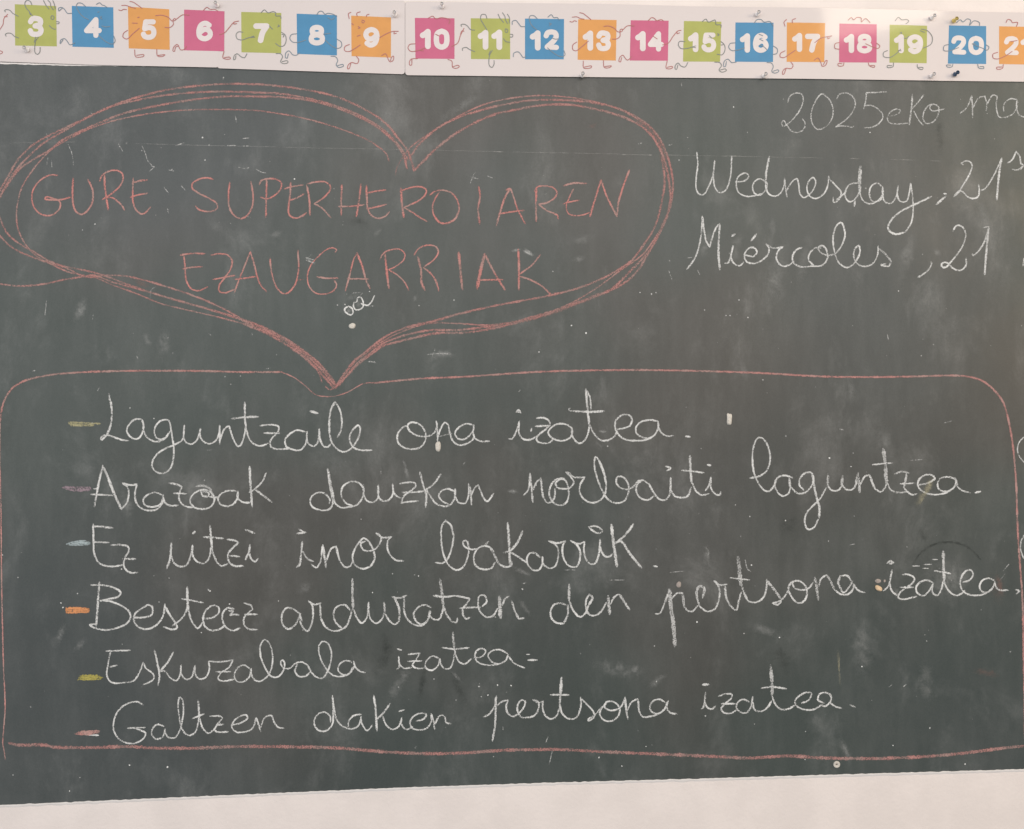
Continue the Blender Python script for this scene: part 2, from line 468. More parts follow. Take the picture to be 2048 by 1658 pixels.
HEART = """
822,316 816,302 799,280 772,247 724,216 674,194 612,179.5 537,170 462,167.5 412,170 337,179 287,191 237,207 187,229 145,249 100,270 65,290 32,325 17,352 2,377 -10,404;
816,320 809,307 794,287 767,260 737,240 699,222 652,206 612,196 557,187 512,185 450,183 387,185 325,191 275,200 225,212 180,232 150,249 110,272 82,290 50,320 27,347 7,380 -3,400;
814,337 807,310 787,282 757,256 724,237 674,216 624,202 562,194 512,193 450,193 375,201 312,212 250,226 212,240 162,262 125,280 100,300 70,317 37,340 15,370 1,392 -8,410;
w3.4 778,322 772,307 737,281 687,260 637,244 587,232 537,224 512,221 450,219 375,220 300,227 250,236 212,246 175,259 130,282 105,297 82,320 62,345 45,372 37,397 33,425 36,457 50,487 72,511 100,527 140,545 175,552 190,555 225,570 270,586 322,607 375,620 440,635 510,655 540,668;
w4.2 -10,410 0,437 15,467 37,486 65,502 110,527 175,542 212,552 250,567 300,584 350,600 425,620 475,635 512,648 545,666;
w4.2 -6,466 0,472 20,492 45,506 87,522 130,535 160,550 180,554 212,551 250,552 287,560 322,570 375,587 425,607 470,630 500,648;
w4.2 -20,566 0,568 37,572 82,569 125,560 162,554 187,551 225,564 272,577 325,592 375,606 450,629 512,650;
w6.5 488,644 526,658 568,680 606,706 636,731 656,754 671,771;
w5.5 484,640 528,655 572,678 610,704 640,729 660,752 672,770;
w6 488,648 524,662 566,685 600,708 632,736 652,758 668,776;
w3 606,710 626,730 638,747 644,765; w3 650,772 658,779 668,777;
w5 671,775 686,750 708,722 731,704 768,675 793,662 830,650 868,642 905,631 955,619 1018,606 1069,597 1124,585 1174,570 1224,547 1264,520 1289,487 1309,455 1319,425 1324,400 1329,370 1328,345 1324,315;
w5 671,777 690,748 712,722 735,704 768,681 798,666 838,651 868,646 918,647 968,650 1005,647 1068,635 1118,617 1154,600 1199,572 1239,542 1284,510 1306,482 1324,452 1339,420 1344,400 1345,352 1336,315 1324,285 1299,252 1261,227 1211,209 1149,196 1086,191 1024,196 974,207 937,222 899,242 862,265 824,292 807,312 w3.6;
w5 674,774 694,750 719,722 741,706 768,686 805,672 855,661 918,660 968,654 1018,647 1068,633 1124,617 1179,597 1224,577 1261,542 1299,500 1319,465 1334,432 1341,400 1346,377 1341,335 1326,290 1306,260 1274,237 1236,217 1186,205 1124,200 1061,201 1024,206 962,220 912,237 874,257 837,290 822,312;
w5.5 676,772 696,749 721,724 743,708 768,691 793,684 830,675 868,667 930,665 980,658 1030,646 1086,631 1149,607 1211,585 1254,562 1276,540 1296,507 1311,482 1329,445 1341,407 1341,390 1334,340 1321,300 1304,272 1279,250 1249,235 1199,220 1144,210 1086,210 1024,221 994,227 949,246 907,270 869,300 844,325 828,341 | 822,320 816,302;
w2.2 a.4 807,312 794,335 791,351;
w9 a.34 980,655 1030,645 1086,631 1149,609 1200,588; w8 a.3 1270,238 1299,258 1320,287 1334,320; w7 a.3 1341,400 1336,425 1322,456
"""
mark('heart_outline', 'large heart drawn in many overlapping red chalk strokes', RED, '0', HEART, 5.0, 0.56, 0.14)
mark('chalk_smudge', None, SMEAR, 'H4', '1250,690 1210,720 1200,790', 2, .8)

FRAME = """
w2.6 563,744 588,755 611,772 631,789 661,793 691,786 728,767 748,765;
0,845 4,815 12,794 25,776 45,763.5 68,756 107,749 156,745 234,742 320,741.5 406,742 481,744 563,744;
w4.6 745,766 768,764 843,757 918,754 993,749 1068,744 1168,741 1280,740 1400,742 1520,746 1648,753 1746,754 1824,753 1892,751 1927,752 1961,760 1986,778 2006,804 2017,841 2025,886 2030,934 2033,983 2034,1024 2036,1070 2040,1130 2044,1180 2046,1230 2047,1312 2049,1400 2050,1480;
w7 a.75 0,845 -1,905 1,974 2,1024 3,1150 5,1250 7,1334 9,1373 10,1422 7,1461 5.5,1486 9,1506 w3 10.5,1519;
w7.5 a.54 18,1486 35,1490 88,1490 107,1494 195,1495 254,1493 313,1496 400,1496 480,1493 600,1494 675,1496 775,1504 850,1507 925,1506 1000,1501 1112,1499 1215,1504 1340,1509 1452,1514 1500,1516 1575,1512 1650,1516 1750,1517 1812,1515 1865,1512 1939,1505 2000,1497 2048,1492 2100,1486
"""
mark('frame_line', 'thin red chalk frame with rounded corners around the white list', RED, '0', FRAME, 4.6, 0.66, 0.14)

LETTERS = [  # (word, block, [(letter, strokes)])
 ('GURE', 'R1', [
  ('G', '460,122 400,120 320,165 265,240 255,320 280,390 330,435 400,443 460,410 485,360 470,325 430,310 370,295 360,312 420,320 500,315 560,298;w4 370,295 360,308 410,318 465,318'),
  ('U', 'w4.4 585,145 580,260 585,350 610,415 650,435 700,405 740,330 740,240 705,155'),
  ('R', 'w4.4 835,115 840,220 852,300 865,400;795,170 820,120 870,90 920,82 970,100 985,145 965,200 910,255 855,295 820,315;w3.6 865,300 900,302 940,330 980,370 995,400'),
  ('E', '1065,145 1062,250 1065,340 1090,400 1135,432 1170,415 1205,375;w4.4 1060,185 1110,168 1175,160;1045,298 1100,280 1180,266')]),
 ('SUPERHEROIAREN', 'R2', [
  ('S', '265,155 220,142 150,155 100,190 98,225 150,265 230,305 290,345 300,380 270,405 210,412 150,395 125,370'),
  ('U', 'w4 398,180 388,280 395,380 430,440 480,468 530,450 575,380 585,290 568,175'),
  ('P', 'w4.2 693,150 690,300 687,455;635,195 650,165 700,150 770,155 812,185 805,230 760,280 700,310 645,298'),
  ('E', 'w4.2 885,180 882,280 868,380 875,440 920,465 970,450 1010,425;838,230 900,212 985,200;870,325 930,305 990,272'),
  ('R', 'w4 1015,200 1035,320 1040,440;1020,190 1090,175 1160,175 1200,205 1200,240 1150,300 1075,350 | 1130,380 1180,430 1205,460'),
  ('H', 'w4.2 1295,200 1290,320 1290,440;w4.2 1448,195 1435,300 1412,450;1270,372 1370,370 1475,358'),
  ('E', 'w4.2 1492,205 1495,310 1505,400 1540,450 1590,467 1640,450 1675,415;1495,265 1560,250 1645,240;1495,390 1560,378 1650,355'),
  ('R', 'w5 1768,230 1775,340 1790,455;1770,245 1850,220 1930,215 1970,240 1960,280 1900,330 1790,380 | 1860,420 1920,460 1975,490'),
  ('O', '@R3 75,258 40,310 20,380 35,450 80,500 140,505 200,470 232,400 225,340 180,270 110,242 40,250 0,280;w4.6 @R3 35,450 80,500 140,505 200,470 225,425'),
  ('I', 'w4.6 @R3 390,215 400,290 385,400 398,510'),
  ('A', 'w4.6 @R3 640,232 600,300 560,420 530,530;@R3 610,240 640,230 660,270 700,390 762,510;@R3 560,430 650,415 750,403'),
  ('R', 'w4.6 @R3 850,225 848,350 850,490;@R3 838,250 860,215 920,208 985,220 1015,260 1000,300 940,340 870,355 | 930,400 1020,440 | 1025,470'),
  ('E', 'w4.2 @R3 1070,205 1150,185 1250,188;@R3 w3 1148,230 1110,310 1090,380 1110,430 1170,445 1240,435 1275,420;@R3 w3 1060,352 1120,335 1195,322'),
  ('N', 'w4.2 @R3 1280,455 1310,350 1368,160 | 1410,280 1495,450 | 1510,330 1550,200 1595,80')]),
 ('EZAUGARRIAK', 'H4', [
  ('E', '1470,440 1480,530 1490,640 1530,710 1590,725 1660,695;1445,440 1530,428 1640,430;1465,550 1540,538 1615,533'),
  ('Z', '1690,440 1750,430 1820,440 1855,480 1850,540 1800,620 1755,680 1755,730 1800,742 1875,715;1705,635 1790,620 1875,603'),
  ('A', '1875,740 1920,620 1960,520 2003,415 | 2030,500 2060,620 2085,680 2133,735;1880,635 1960,625 2060,610'),
  ('U', '@H5 112,465 125,580 160,690 210,745 250,745 310,680 340,560 335,400'),
  ('G', '@H5 w3 630,420 645,400 610,382 560,400 490,460 440,520 412,600 425,690 480,745 550,752 620,725 645,680 625,640;@H5 w4 490,615 560,625 655,625;w2.5 a.4 @H5 330,640 380,635'),
  ('A', '@H5 715,725 750,600 780,480 808,425 | ;@H5 w4.6 808,425 850,530 880,640 912,705;@H5 730,630 900,632'),
  ('R', '@H5 w5 1030,420 1045,560 1062,705;@H5 w3.2 992,475 1020,425 1080,398 1150,395 1190,430 1180,480 1120,530 1060,558 | 1130,600 1190,660 1220,720'),
  ('R', '@H5 w5 1295,455 1320,560 1325,660 1350,720;@H5 w3.4 1265,440 1300,390 1370,362 1440,375 1458,420 1420,480 1350,530;@H5 w4 1340,540 1400,590 1440,650 1462,725'),
  ('I', '@H5 w6 1622,420 1635,560 1650,712'),
  ('A', '@H5 w7.5 1828,435 1800,550 1770,705;@H5 w5 1830,435 1880,530 1930,620 1990,715;@H5 1790,640 1980,637'),
  ('K', '@H6 w5 50,395 55,520 55,715;@H6 225,440 160,520 65,590;@H6 w4 60,610 150,640 240,690 315,760')]),
]
for wd, bk, ls in LETTERS:
    p0 = parse(bk, ls[0][1], 4, .6)[0][2][0][0]
    we = empty('written_word', at(p0.x, p0.y, BY) - origin_of(board)); we.parent = board
    we['label'] = 'red chalk capital heading word ' + wd
    for ch, st in ls:
        mark('letter', 'capital ' + ch, REDL, bk, st, 3.7, 0.62, 0.10, parent=we, mode='joined')

WORDS = [
 ('2025eko', 'T1', '158,178 175,130 220,105 265,110 282,150 265,220 220,290 160,350 120,370 108,345 125,325 150,360 190,410 230,420 280,400 298,350 275,310;445,110 420,115 370,190 345,270 355,350 400,395 460,375 510,310 520,230 490,155 440,112;550,150 570,115 620,103 670,125 698,180 680,250 620,320 540,375 | 570,368 630,370 680,378 685,368;950,95 860,100 785,102 | 785,150 765,230;770,205 830,205 890,240 920,290 890,345 830,378 772,382;975,290 1040,270 1060,245 1030,232 980,255 955,300 970,340 1030,352 1120,345;w4 1155,118 1150,200 1130,355;1245,120 1190,190 1145,235;1165,245 1205,320 1240,360;1340,195 1290,200 1250,250 1240,310 1270,348 1320,335 1360,280 1365,220 1330,192 1295,215 1310,245 1370,240 1412,230', 3.2),
 ('ma', 'T1', '1540,265 1590,220 1630,125 | 1635,220 1637,300;1640,220 1690,140 1735,130 | 1750,190 1745,245;1748,200 1800,120 1830,130 1825,210 1850,295 1890,300 1960,270 2000,200;1990,155 1940,150 1890,190 1885,250;1990,155 1990,230 2010,280 2060,300', 3.2),
 ('Wednesday', 'T2', '135,100 142,200 130,300 130,390 150,430 190,435 225,380 260,290 278,165 | 268,270 280,380 320,422 365,400 400,310 415,130;445,335 520,325 550,290 525,265 470,290 450,350 470,420 530,450 600,445 650,430;680,330 640,310 600,330 580,380 600,430 640,440 690,390 700,340;w5 715,135 690,260 685,350;690,340 685,370 710,430 760,450 800,430 830,370 838,300 | 845,390 855,455;855,400 900,330 935,310 950,360 960,430 990,460 1030,440 1070,390 1085,330 1065,300 1030,330 1015,390 1040,450 1090,468 1150,430 1180,370 1190,290;1200,315 1250,370 1290,420 1270,480 1230,498 1225,460;1250,480 1300,440 1330,410;1420,345 1370,350 1330,390 1325,460 1360,495 1410,460 1440,400;w7.5 a.5 1443,215 1437,330 1440,410;1440,400 1440,430 1470,490 1530,510 1590,480 1620,440;w4 1400,490 1395,528;1610,370 1580,345 1530,370 1515,430 1540,490 1600,480 1625,430 1620,370 | 1620,430 1640,495 1690,505 1730,450 1745,365 | 1740,440 1760,490 1810,490 1835,420 1845,345 | 1860,450 1865,560 1850,660 1800,740;w4.4 1800,740 1720,752 1665,710 1690,640 1770,570 1880,515 2010,452', 3.5),
 (', 21', 'T4', 'w5 1020,755 1060,720 1125,665;w4 1105,630 1130,632;1330,290 1310,275 1350,250 1400,250 1435,290 1420,370 1370,470 1300,580;w6 1225,660 1300,590;1300,590 1340,620 1390,670 1460,690 1510,660 1520,590 1515,525;1540,590 1580,580 1680,440 1785,215;w5 1785,215 1755,400 1728,700', 3.6),
 ('small s', 'T4', '1855,272 1910,230 1955,135 | 2000,200 2015,280 2048,295;w4.5 2048,300 2010,335 1960,355 1915,345', 3.6),
 ('Miércoles', 'T3', '55,512 90,470 130,400 165,270 180,90 | 190,180 210,290 238,335 | 255,270 290,180 315,150 |;w5 318,160 312,260 308,400 318,515;360,465 385,460 425,325 | 410,420 435,470 480,485 510,455;w7 418,245 435,235;520,400 590,410 615,375 590,340 545,350 515,400 530,450 590,468 650,445 700,400 712,350 690,310;w4.4 570,285 610,235;690,315 750,345 820,335 | 790,360 770,410 785,460 830,490 880,475 910,450;975,340 930,360 900,410 910,465 970,495 1040,490 1130,485 1175,440 1175,370 1140,325 1105,340 1120,375 1180,402 1245,385 1300,310 1320,230 1290,140 1250,170 1225,260 1235,370 1270,460 1330,500 1380,480 1420,430 1440,370 1430,325 1400,350 1390,410 1420,470 1480,492 1540,470 1580,400 1585,330;1125,345 1080,345 1035,390 1030,440 1070,485;w5 a.4 1590,350 1640,390 1690,450;1690,450 1670,488 1610,480 1645,470', 3.9),
 (', 21', 'T4', '955,1435 960,1460 920,1530 860,1580 795,1620;1215,1070 1240,1020 1280,1005 1330,1030 1360,1100 1345,1200 1280,1320 1200,1420 1130,1495 1085,1495 1080,1460 1110,1440 1150,1450 1200,1500 1270,1535 1330,1520 1365,1470 1365,1395;1440,1340 1450,1358 1500,1320 1580,1200 1632,1030;w5 1632,1030 1615,1200 1585,1580;w2.5 a.5 1565,1030 1635,1020', 3.9),
 ('Laguntzaile', 'L1', 'w4.8 390,70 408,150 415,220 405,320 375,400;375,400 330,440 325,430 345,405 380,400 440,420 500,440 552,446;655,275 600,275 550,320 535,360 550,400 590,430 630,425 660,380 670,330 655,275 | 665,310 670,370 700,420 750,450 800,450 850,415 880,370;885,330 870,285 820,280 770,320 755,370 770,420 810,435 850,415;880,300 895,400 910,500 905,600 880,670 830,705 780,700 740,660 740,610 780,550 850,505 920,475 980,435 995,320 | 990,420 1010,460 1055,472 1095,440 1125,345 | 1120,400 1140,445 1190,470 1240,450 1270,400 1278,320 | 1278,470;1278,440 1320,345 1350,330 1365,370 1390,440 1425,490 1445,480 1475,400 1485,330;w4.8 1478,140 1480,260 1490,360;1488,350 1520,440 1570,480 1620,485 1665,465;w4.8 1375,270 1480,258 1585,253;1600,325 1700,318 1750,335 1740,380 1700,420 1680,460 1690,495 1730,512 1840,508;w4.4 1635,385 1765,385;1960,375 1900,362 1840,390 1800,440 1810,490 1860,515 1920,520 1960,480 1975,420 1975,370 | 1975,430 1990,470 2030,490 2060,460 2075,350 | 2080,430 2110,490 2145,495 2165,470;@L2 w5.5 85,210 140,225;@L2 300,415 325,370 335,290 315,190 280,135;@L2 w4.8 280,135 250,190 235,280 235,390;@L2 235,390 255,460 300,515 350,535 400,515 440,470 475,400 480,340 465,322 430,350 400,400 400,450 430,500 480,520 575,522', 4.0),
 ('ona', 'L2', '865,318 810,350 780,400 785,460 830,500 900,512 960,500 1000,450 1005,390 975,330 920,300 875,305 860,330 880,370 940,405 1020,410 1070,385 1095,330 1090,285 | 1100,380 1100,450;1100,420 1130,340 1160,300 1185,320 1200,390 1225,450 1270,480 1330,470 1380,440 1395,400;1385,320 1330,310 1270,340 1240,385 1260,425 1310,435 1360,400 1390,350 1390,320 | 1385,380 1400,425 1440,448 1515,450;w1.6 a.4 1100,415 1220,385', 4.0),
 ('izatea.', 'L3', '70,430 95,430 130,370 155,290 | 150,370 170,420 215,440 260,430 290,410;130,215 150,200 165,222;w5 140,215 160,218;w5 252,350 248,368;290,265 345,262 385,280 400,305 375,345 320,390 292,425 305,455 350,466 400,458 425,435;w4.6 285,330 400,325;575,345 530,315 460,312 410,340 385,375 400,410 450,440 510,445 560,420 580,380 575,340 | 575,390 590,430 630,465 665,455 700,400 715,330;w5 688,35 695,130 708,260 715,330;w4 700,50 722,110 728,200;720,320 730,350 770,410 820,445 880,435 920,405 935,360;w5 590,208 640,212 720,215 830,210;w2 590,208 555,205 550,190 565,185;935,355 990,345 1040,325 1055,270 1030,240 980,240 930,280 920,330 940,385 990,430 1080,445 1180,435 1240,400;1265,290 1200,280 1130,295 1090,335 1090,380 1130,415 1190,425 1240,395 1265,340 1265,290 | 1270,345 1300,390 1350,410 1385,405;w6 1490,412 1515,415', 4.2),
 ('Arazoak', 'L1', 'w4.8 275,970 290,890 315,760 343,645;w6 343,650 380,730 430,860 490,990;w4.4 250,875 340,878 430,885;w3 270,830 300,830;490,990 530,950 550,880 540,820 500,785 | 560,800 615,795 | 600,870 610,940 650,985 720,1005 780,990 820,940 825,880;820,880 760,860 700,880 665,920 680,960 740,975 800,955 825,900 | 840,940 880,965 945,962;w4.6 875,785 930,795 975,815;975,815 960,850 950,890 960,930 1000,970 1060,980;w3.8 910,865 1010,870;1050,960 1040,920 1060,880 1110,845 1170,840 1220,870 1235,920 1210,970 1150,992 1080,980 1050,950;w3.6 1130,850 1140,885 1185,890 1190,865 1140,850;w5 a.4 1090,810 1140,805 1200,830 1215,880;1190,890 1240,900 1270,895;1410,850 1350,845 1290,870 1265,910 1280,950 1340,970 1390,950 1420,900 1425,850 | 1420,900 1450,930 1500,942 1525,935;w5 1518,655 1522,760 1530,870 1537,972;1648,705 1620,770 1560,830 1515,858;w5 1560,835 1620,880 1692,935', 4.2),
 ('dauzkan', 'L2', '235,945 240,920 200,870 150,860 100,885 80,930 100,975 160,1000 220,1000 255,970 265,900;w5.5 a.55 222,670 245,790 268,900;w3 222,665 235,800 262,930;270,910 285,950 330,980 400,975 460,955 500,900 510,850 490,800 450,775 400,775 350,805 330,850 335,900 370,945 420,965;w4.8 508,800 510,880;510,870 530,920 575,940 620,910 625,800 | 625,880 650,920 700,925 740,880 742,790 | 750,860 790,900 820,905;800,790 850,780 920,785 925,810 880,850 830,890 810,945 | 860,935 945,928;820,858 900,858 990,850;w5 960,700 985,800 1010,880 1005,975;w4.4 1125,715 1070,790 990,850;1010,835 1050,900 1090,950 1150,970 1200,960 1230,920 1245,870;1235,850 1180,830 1130,850 1110,885 1140,930 1190,955;w5 1242,835 1240,890;1240,890 1270,940 1320,945 1345,900 1350,790 |;w4.8 1352,800 1365,850 1372,955;1370,880 1400,820 1425,800 | 1445,850 1480,920 1500,930 1548,870', 4.0),
 ('norbaiti', 'L3', '190,880 225,840 240,710;w4.8 240,710 250,800 262,935;265,840 290,780 325,745;w4.8 328,750 335,830 345,900;345,890 375,940 410,935 435,900 440,830;515,748 460,750 415,790 395,850 400,900 440,950 490,962 530,940 550,880 545,820 520,760 480,755 445,785 460,820 510,830 560,820 590,780 570,740 530,700;w5 530,698 560,705;545,705 590,735 680,738 | 650,780 635,840 660,900 720,940 790,930 840,870 850,800;w5 850,800 830,700 790,600;790,600 765,575 755,640 780,750 820,850 870,920 930,945 990,930 1025,870 1025,790 980,735 940,735 930,780 960,820 1020,835 1070,810 1110,765 1140,760 1190,790;1140,765 1100,790 1090,850 1120,900 1180,920 1230,890;w4.8 1190,790 1230,860;1230,860 1270,910 1320,920 1355,880 1365,740 | 1370,840 1400,890 1460,900 1500,890 1530,820;w6 1520,568 1525,680 1532,780;1532,770 1570,850 1620,880 1670,870;w4 1455,683 1540,690 1630,703;1640,845 1665,815 1688,735 | 1690,830 1720,870 1755,880 1768,855;1325,650 1365,665 1335,685;w6.5 1665,640 1680,642', 4.2),
 ('laguntzea.', 'L4', '80,425 150,410 210,370 240,290 230,190 190,115 150,100 115,150 100,250 110,370 140,450 190,520 230,530 270,490 290,440;425,425 370,405 310,415 280,460 290,520 340,568 385,550 405,490;w5.5 395,430 402,500;410,500 460,545 520,540 570,490 590,430 575,385 530,380 485,420 475,480 510,520;w5.5 578,390 590,470 610,570 635,660 632,740;632,740 590,820 545,835 520,790 530,710 590,640 640,590 690,500;w6.5 a.5 705,398 700,480;700,480 730,520 780,525 815,490;w6.5 a.5 820,412 815,490;820,480 850,515 900,515 930,470;w6 a.55 945,388 925,480;w6 a.55 950,420 957,535;960,480 1000,410 1035,400;w5.5 a.55 1035,400 1050,440 1080,510;1080,510 1125,535 1160,500 1175,460;w8.5 a.42 1146,192 1160,280 1168,400 1175,470;1175,460 1210,520 1270,540 1330,535;w3.6 1060,318 1150,308 1218,303;1240,390 1300,372 1350,385;w5 a.5 1332,388 1325,440 1310,500;1310,500 1340,535 1380,558 1415,550;1285,470 1400,465;1425,480 1500,465 1560,425 1530,400 1480,400 1430,440 1425,490 1460,530 1530,555 1620,550 1680,530;1720,430 1660,415 1600,430 1580,480 1600,520 1660,530 1710,500 1735,450;w6 a.55 1718,425 1738,480;1730,480 1770,520 1840,542;w5.5 1885,540 1920,532', 4.1),
 ('Ez', 'M1', '265,75 268,200 275,310 310,380 360,405 430,412 500,400;w4.6 270,90 340,95 420,103;265,215 320,218 390,220;410,240 480,238 545,255 550,290 520,340 510,400 530,440 570,462 620,460;505,350 605,352', 4.3),
 ('uitzi', 'M1', 'w5 855,425 880,350 890,225;890,320 910,380 960,412 1010,400 1045,330 1060,245 | 1065,330 1100,375 1150,385 1190,350 1210,250;w7 1066,145 1075,135;w5.2 1200,85 1210,200 1220,290 1250,370;1250,370 1290,408 1340,390;w4.6 1150,175 1220,180 1305,188;w4.8 1340,195 1400,205 1430,220;1430,220 1380,265 1345,310 1350,370 1390,405 1465,408;1360,325 1435,333;w4.8 1520,240 1510,300 1485,355;1515,300 1530,350 1560,372 1585,350;w5.5 1485,118 1555,145', 4.3),
 ('inor', 'M2', 'w4.8 215,415 235,400 258,215;262,290 300,350 345,370;330,395 370,420 400,380 422,240 |;w5.5 424,250 435,330 448,415;450,370 490,270 530,250;w4.8 530,255 540,300 560,370;560,370 600,415 640,410 665,360;790,210 750,185 720,210 680,270 660,340 680,400 740,430 800,415;w4.8 790,210 830,290 835,360 800,415;760,210 725,230 750,280 810,285 860,255 890,190 870,150;w5.5 852,148 875,160;865,160 900,180 970,175 | 945,200 940,270 970,330 1010,362 1068,368;w4.4 230,115 285,140 | 215,148', 4.1),
 ('bakarrik.', 'M3', '45,380 100,385 140,350 175,260 190,170;w4.8 190,170 165,80 125,42;125,42 95,90 90,200 110,320 150,400 210,440 260,420 300,340 310,260 290,205 265,215 275,250 330,275 375,270;510,290 470,255 415,250 365,290 350,350 370,410 430,435 490,425 520,380;w5 a.5 480,262 520,330 550,390;550,390 600,415 650,405 655,375;w5.5 a.3 440,240 465,215;w5.8 622,65 630,180 635,290 640,395;w5 740,130 700,220 640,290 | 590,300;640,295 700,330 770,380;880,340 840,305 800,305 775,350 790,410 840,445 880,430 900,380 900,330 | 905,390 950,425 1000,410 1025,340 1025,270 1000,235 950,208;950,208 1020,225 1085,208 | 1065,240 1060,300 1080,370 1120,410 1170,415 1195,370 1200,290 1170,235 1125,205;w5 1128,206 1160,225;1130,210 1190,230 1240,212 | 1230,260 1240,330 1280,390 1320,385 1350,320 1360,195 | 1365,270 1400,330 1440,330 1460,310;1270,95 1330,90 1380,130 1340,145 1275,105;w6.5 1452,80 1470,240 1495,410;w5.5 1625,75 1570,150 1490,225;w5.5 1490,215 1530,212 1600,310 1690,420;w5 1790,408 1815,412', 4.2),
 ('Bestecz', 'M1', 'w5 315,540 305,680 290,890;250,560 350,562 440,585 485,620 470,650 400,670 320,685 | 400,690 480,720 550,770 565,820 530,870 450,905 360,920 270,900 240,880 290,870;590,820 660,820 730,800 740,740 710,720 650,750 600,790 590,830 610,880 670,912 740,900 800,850 830,790 840,710;w4.8 840,730 880,800 930,870;930,870 935,905 900,915 830,895;900,885 950,850 1000,790 1020,730;w5.8 a.6 1018,578 1020,680 1026,770;1025,760 1060,860 1105,905 1140,860;w3.8 975,670 1060,685 1145,702;1150,830 1220,820 1270,780 1265,735 1220,725 1170,760 1145,820 1160,890 1210,922 1270,915 1320,885;1390,750 1340,745 1305,780 1300,840 1330,900 1380,925 1440,905;1350,765 1385,770 1360,800 1400,795 1430,800;w4.6 1475,705 1530,725 1540,755;1540,755 1500,790 1470,830 1475,880 1510,912 1580,918;w4.4 1480,795 1580,795', 4.2),
 ('arduratzen', 'M2', '240,790 180,750 130,745 95,800 105,880 145,912 200,880 235,810 245,790;w5 235,795 255,845;235,840 265,900 300,928 330,880 345,790 335,720 310,690;310,690 350,715 405,705 |;w4.8 a.55 400,715 405,820;405,820 440,890 500,925 560,920 610,890 640,820 655,760;640,760 600,720 550,725 515,760 510,820 535,870 575,905;w6 a.55 660,515 660,640 665,750;665,750 700,830 735,865 770,830 790,700 | 790,780 810,840 850,865 890,840 915,780;w5 a.5 915,700 918,780;920,790 950,840 1000,875 1030,850;w5.5 a.55 1032,850 1035,760 1010,690 985,655;w4.8 a.55 980,655 1030,665 1090,645;w5 a.5 1075,665 1070,760;1070,750 1090,820 1150,875 1210,885 1260,850;1290,740 1240,720 1190,735 1150,790 1170,850 1210,875 1260,840 1285,770;w5 1275,770 1268,830;1275,800 1300,830 1350,835 1375,790 1390,700;w6.5 a.45 1360,515 1375,620 1385,720;w4.6 1385,720 1410,790 1450,850;1450,850 1490,858 1500,825;w5 1310,645 1400,655 1480,645;1480,645 1560,660 1600,670 | 1580,700 1540,750;w4.6 1540,750 1545,800 1570,830 1605,815;w4.4 1520,745 1600,740 1680,738;1700,730 1735,690 1710,640 1675,650 1665,700 1680,770 1730,815 1780,810 1820,750;w8.5 a.5 1836,655 1843,820;1860,720 1880,670 1910,650;w4.8 a.5 1935,690 1960,770 1990,830;1990,830 2030,825', 4.2),
 ('den', 'M3', '1090,720 1040,705 990,720 965,770 975,830 1020,865 1070,868;w4.8 a.55 1070,868 1100,800 1105,720;w6.5 a.5 1112,558 1112,680;1115,690 1150,770 1200,815 1240,790 1270,720;w5 a.55 1270,720 1300,660 1275,635;1275,635 1250,680 1250,750 1280,800 1330,800 1370,770 1410,700;w7 a.55 1425,650 1437,790;1445,710 1480,650 1515,635;w5.5 a.55 1520,638 1545,680 1595,755', 4.4),
 ('pertsona', 'P', '125,550 155,550 200,460;w5 200,460 235,360;w9.5 a.42 235,358 245,480 265,620 280,805;250,430 300,385 340,385;w6 a.45 342,395 355,500;360,500 380,525 420,530 465,480;w6 a.5 500,420 515,350 480,328 455,360 460,440;460,430 480,490 540,530 600,510 635,430;w4.8 a.55 635,430 635,350 600,290;w6 595,290 612,300;605,300 640,320 695,315;w5 a.55 680,330 690,420 720,485;720,485 770,520 790,450 810,380;w9.5 a.42 785,100 795,200 805,310;w5.5 a.5 805,300 840,400 860,440;850,430 880,455 940,455 990,415 1010,350 1015,275;w3.6 720,262 800,272 880,280;w6 a.5 1015,285 1060,340 1125,425;1130,430 1130,450 1100,478 1060,465 | 1100,455 1150,420 1190,360;w5 1190,360 1190,330 1220,290;1190,370 1230,440 1280,465 1325,430 1335,360 1310,310 1260,285 1220,300 1240,345 1300,360 1350,345 1385,300;w6.5 a.5 1400,265 1415,350 1425,435;1430,330 1450,270 1490,240;w5.5 a.5 1495,242 1520,280 1555,355;1550,350 1600,390 1660,395 1700,360 1710,310;1690,290 1660,245 1610,245;w6 a.5 1600,250 1585,300 1610,360;1610,365 1630,380 1670,340 1700,290;1705,310 1750,365 1800,380', 4.2),
 ('izatea.', 'Q', '565,640 610,600 655,425;630,560 650,640 705,690;w4.4 605,350 640,325 670,345 630,355;765,470 830,470 890,510 870,560 800,610 740,660 720,710 760,730 840,720 915,700;740,605 880,605;1090,560 1030,530 960,545 910,600 920,660 980,695 1040,650 1090,570;w5 1085,570 1078,610;1075,610 1090,670 1130,690 1170,640 1195,540;w7 a.6 1195,232 1200,400 1205,520;1205,510 1210,560 1260,650 1330,690 1390,670 1420,640;w4 1100,430 1200,445 1270,460;1405,550 1470,530 1510,470 1490,425 1440,430 1390,490 1375,570 1400,640 1460,680 1560,690 1650,670;1735,530 1680,510 1610,530 1580,590 1600,645 1660,655 1710,620 1740,550;w4.8 1740,550 1745,585;1740,580 1780,630 1880,635;w4 1960,630 2000,640 1970,670;w2.6 870,380 945,380;w2.6 990,365 1070,362;w2.2 980,405 1040,405;w2.2 1085,310 1135,312', 4.1),
